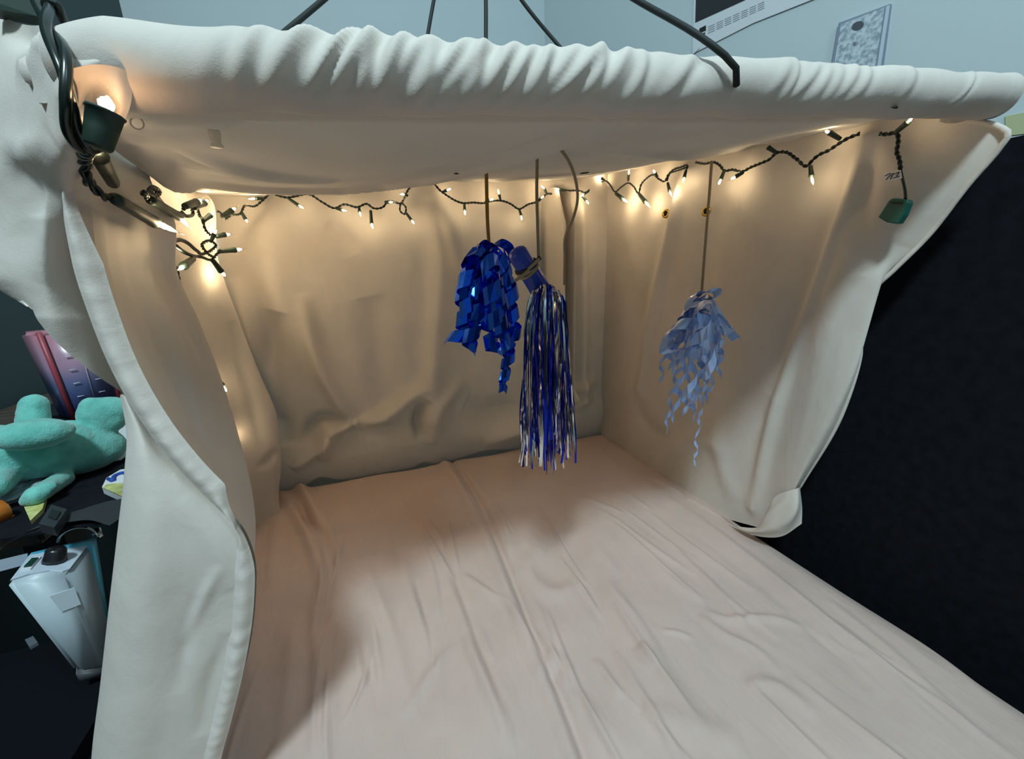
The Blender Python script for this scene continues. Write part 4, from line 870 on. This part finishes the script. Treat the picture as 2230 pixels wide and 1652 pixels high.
def solid(name, front4, rear4, m, par, bev=.003):
    bm = bmesh.new(); vs = [bm.verts.new(p) for p in list(front4)+list(rear4)]
    for f in ((0, 1, 2, 3), (7, 6, 5, 4), (0, 4, 5, 1), (1, 5, 6, 2), (2, 6, 7, 3), (3, 7, 4, 0)): bm.faces.new([vs[i] for i in f])
    bmesh.ops.recalc_face_normals(bm, faces=bm.faces); bmesh.ops.bevel(bm, geom=bm.edges[:], offset=bev, segments=3, affect='EDGES'); return bmobj(name, bm, m, par, True)
body = solid('body', (bl_, br_, fr_t, fl_t), (blr, brr, tr, tl), M_box, sw, .004)
solid('rear_trim', (blr, brr, tr, tl), (blr+bk_d*.012, brr+bk_d*.012, tr2, tl2), M_cy, sw, .002)
nt_ = np.cross(tr-fl_t, tl-fl_t); nt_ /= np.linalg.norm(nt_); nt_ = nt_ if nt_[2] > 0 else -nt_
def ontop(u, v, h=0.0): return (fl_t*(1-u)+fr_t*u)*(1-v)+(tl*(1-u)+tr*u)*v+nt_*h
slab('top_panel', [ontop(.05, .08, .0012), ontop(.3, .20, .0012), ontop(.6, .22, .0012), ontop(.85, .10, .0012), ontop(.95, .15, .0012), ontop(.96, .95, .0012), ontop(.06, .95, .0012)], .001, nt_, M_box2, sw)
lathe('knob', ontop(.56, .54, .001), ontop(.56, .54, .015), [(0, .0095), (.2, .0088), (.85, .0078), (1, .006)], M_plastic_blk, sw, 10)
ss = slab('switch_bezel', [ontop(.10, .34, .0022), ontop(.26, .34, .0022), ontop(.28, .78, .0022), ontop(.14, .78, .0022)], .002, nt_, M_white, sw)
slab('rocker', [ontop(.13, .42, .004), ontop(.24, .42, .0035), ontop(.26, .70, .0035), ontop(.16, .70, .004)], .002, nt_, mat('dark_green_switch', (.01, .05, .035), .35), ss)
nf_ = np.cross(fr_t-fl_t, bl_-fl_t); nf_ /= np.linalg.norm(nf_); nf_ = nf_ if nf_[1] < 0 else -nf_
def onf(u, v, h=0.0): return (fl_t*(1-u)+fr_t*u)*(1-v)+(bl_*(1-u)+br_*u)*v+nf_*h
slab('label_sticker', [onf(.52, .17, .001), onf(1.0, .13, .001), onf(1.0, .30, .001), onf(.58, .34, .001)][::1], .001, nf_, mat('pale_sticker', (.55, .62, .66), .5), sw)
solid('foot', (bl_-[0, 0, .012], br_-[0, 0, .012], br_, bl_), (blr-[0, 0, .012], brr-[0, 0, .012], brr, blr), mat('dark_foot', (.05, .055, .06), .5), sw, .001)
gc = slab('grey_clip', [at(a, b, z=CZ+.004) for a, b in ((54, 1392), (72, 1384), (82, 1398), (64, 1408))], .004, (0, 0, 1), mat('grey_clip_plastic', (.12, .14, .16), .5)); tag(gc, 'tiny grey clip lying on the black seat left of the control box', 'clip')
M_chrome = mat('chrome', (.7, .72, .75), .15, 1.0)
tube('cable_loop', cr([lift(0, *p, .08) for p in ((124, 1182), (132, 1166), (150, 1154), (190, 1150), (208, 1160))], 18), .0015, M_chrome, sw)
lathe('jack', lift(0, 200, 1165, .085), lift(0, 222, 1158, .085), [(0, .006), (.5, .007), (1, .006)], M_chrome, sw, 12)
gs = slab('grey_strap', [lift(0, *p, .06) for p in ((-40, 1228), (60, 1204), (60, 1216), (-40, 1242))], .006, nt_, mat('grey_band', (.42, .47, .55), .5)); tag(gs, 'pale grey band reaching left from the control box top', 'strap')
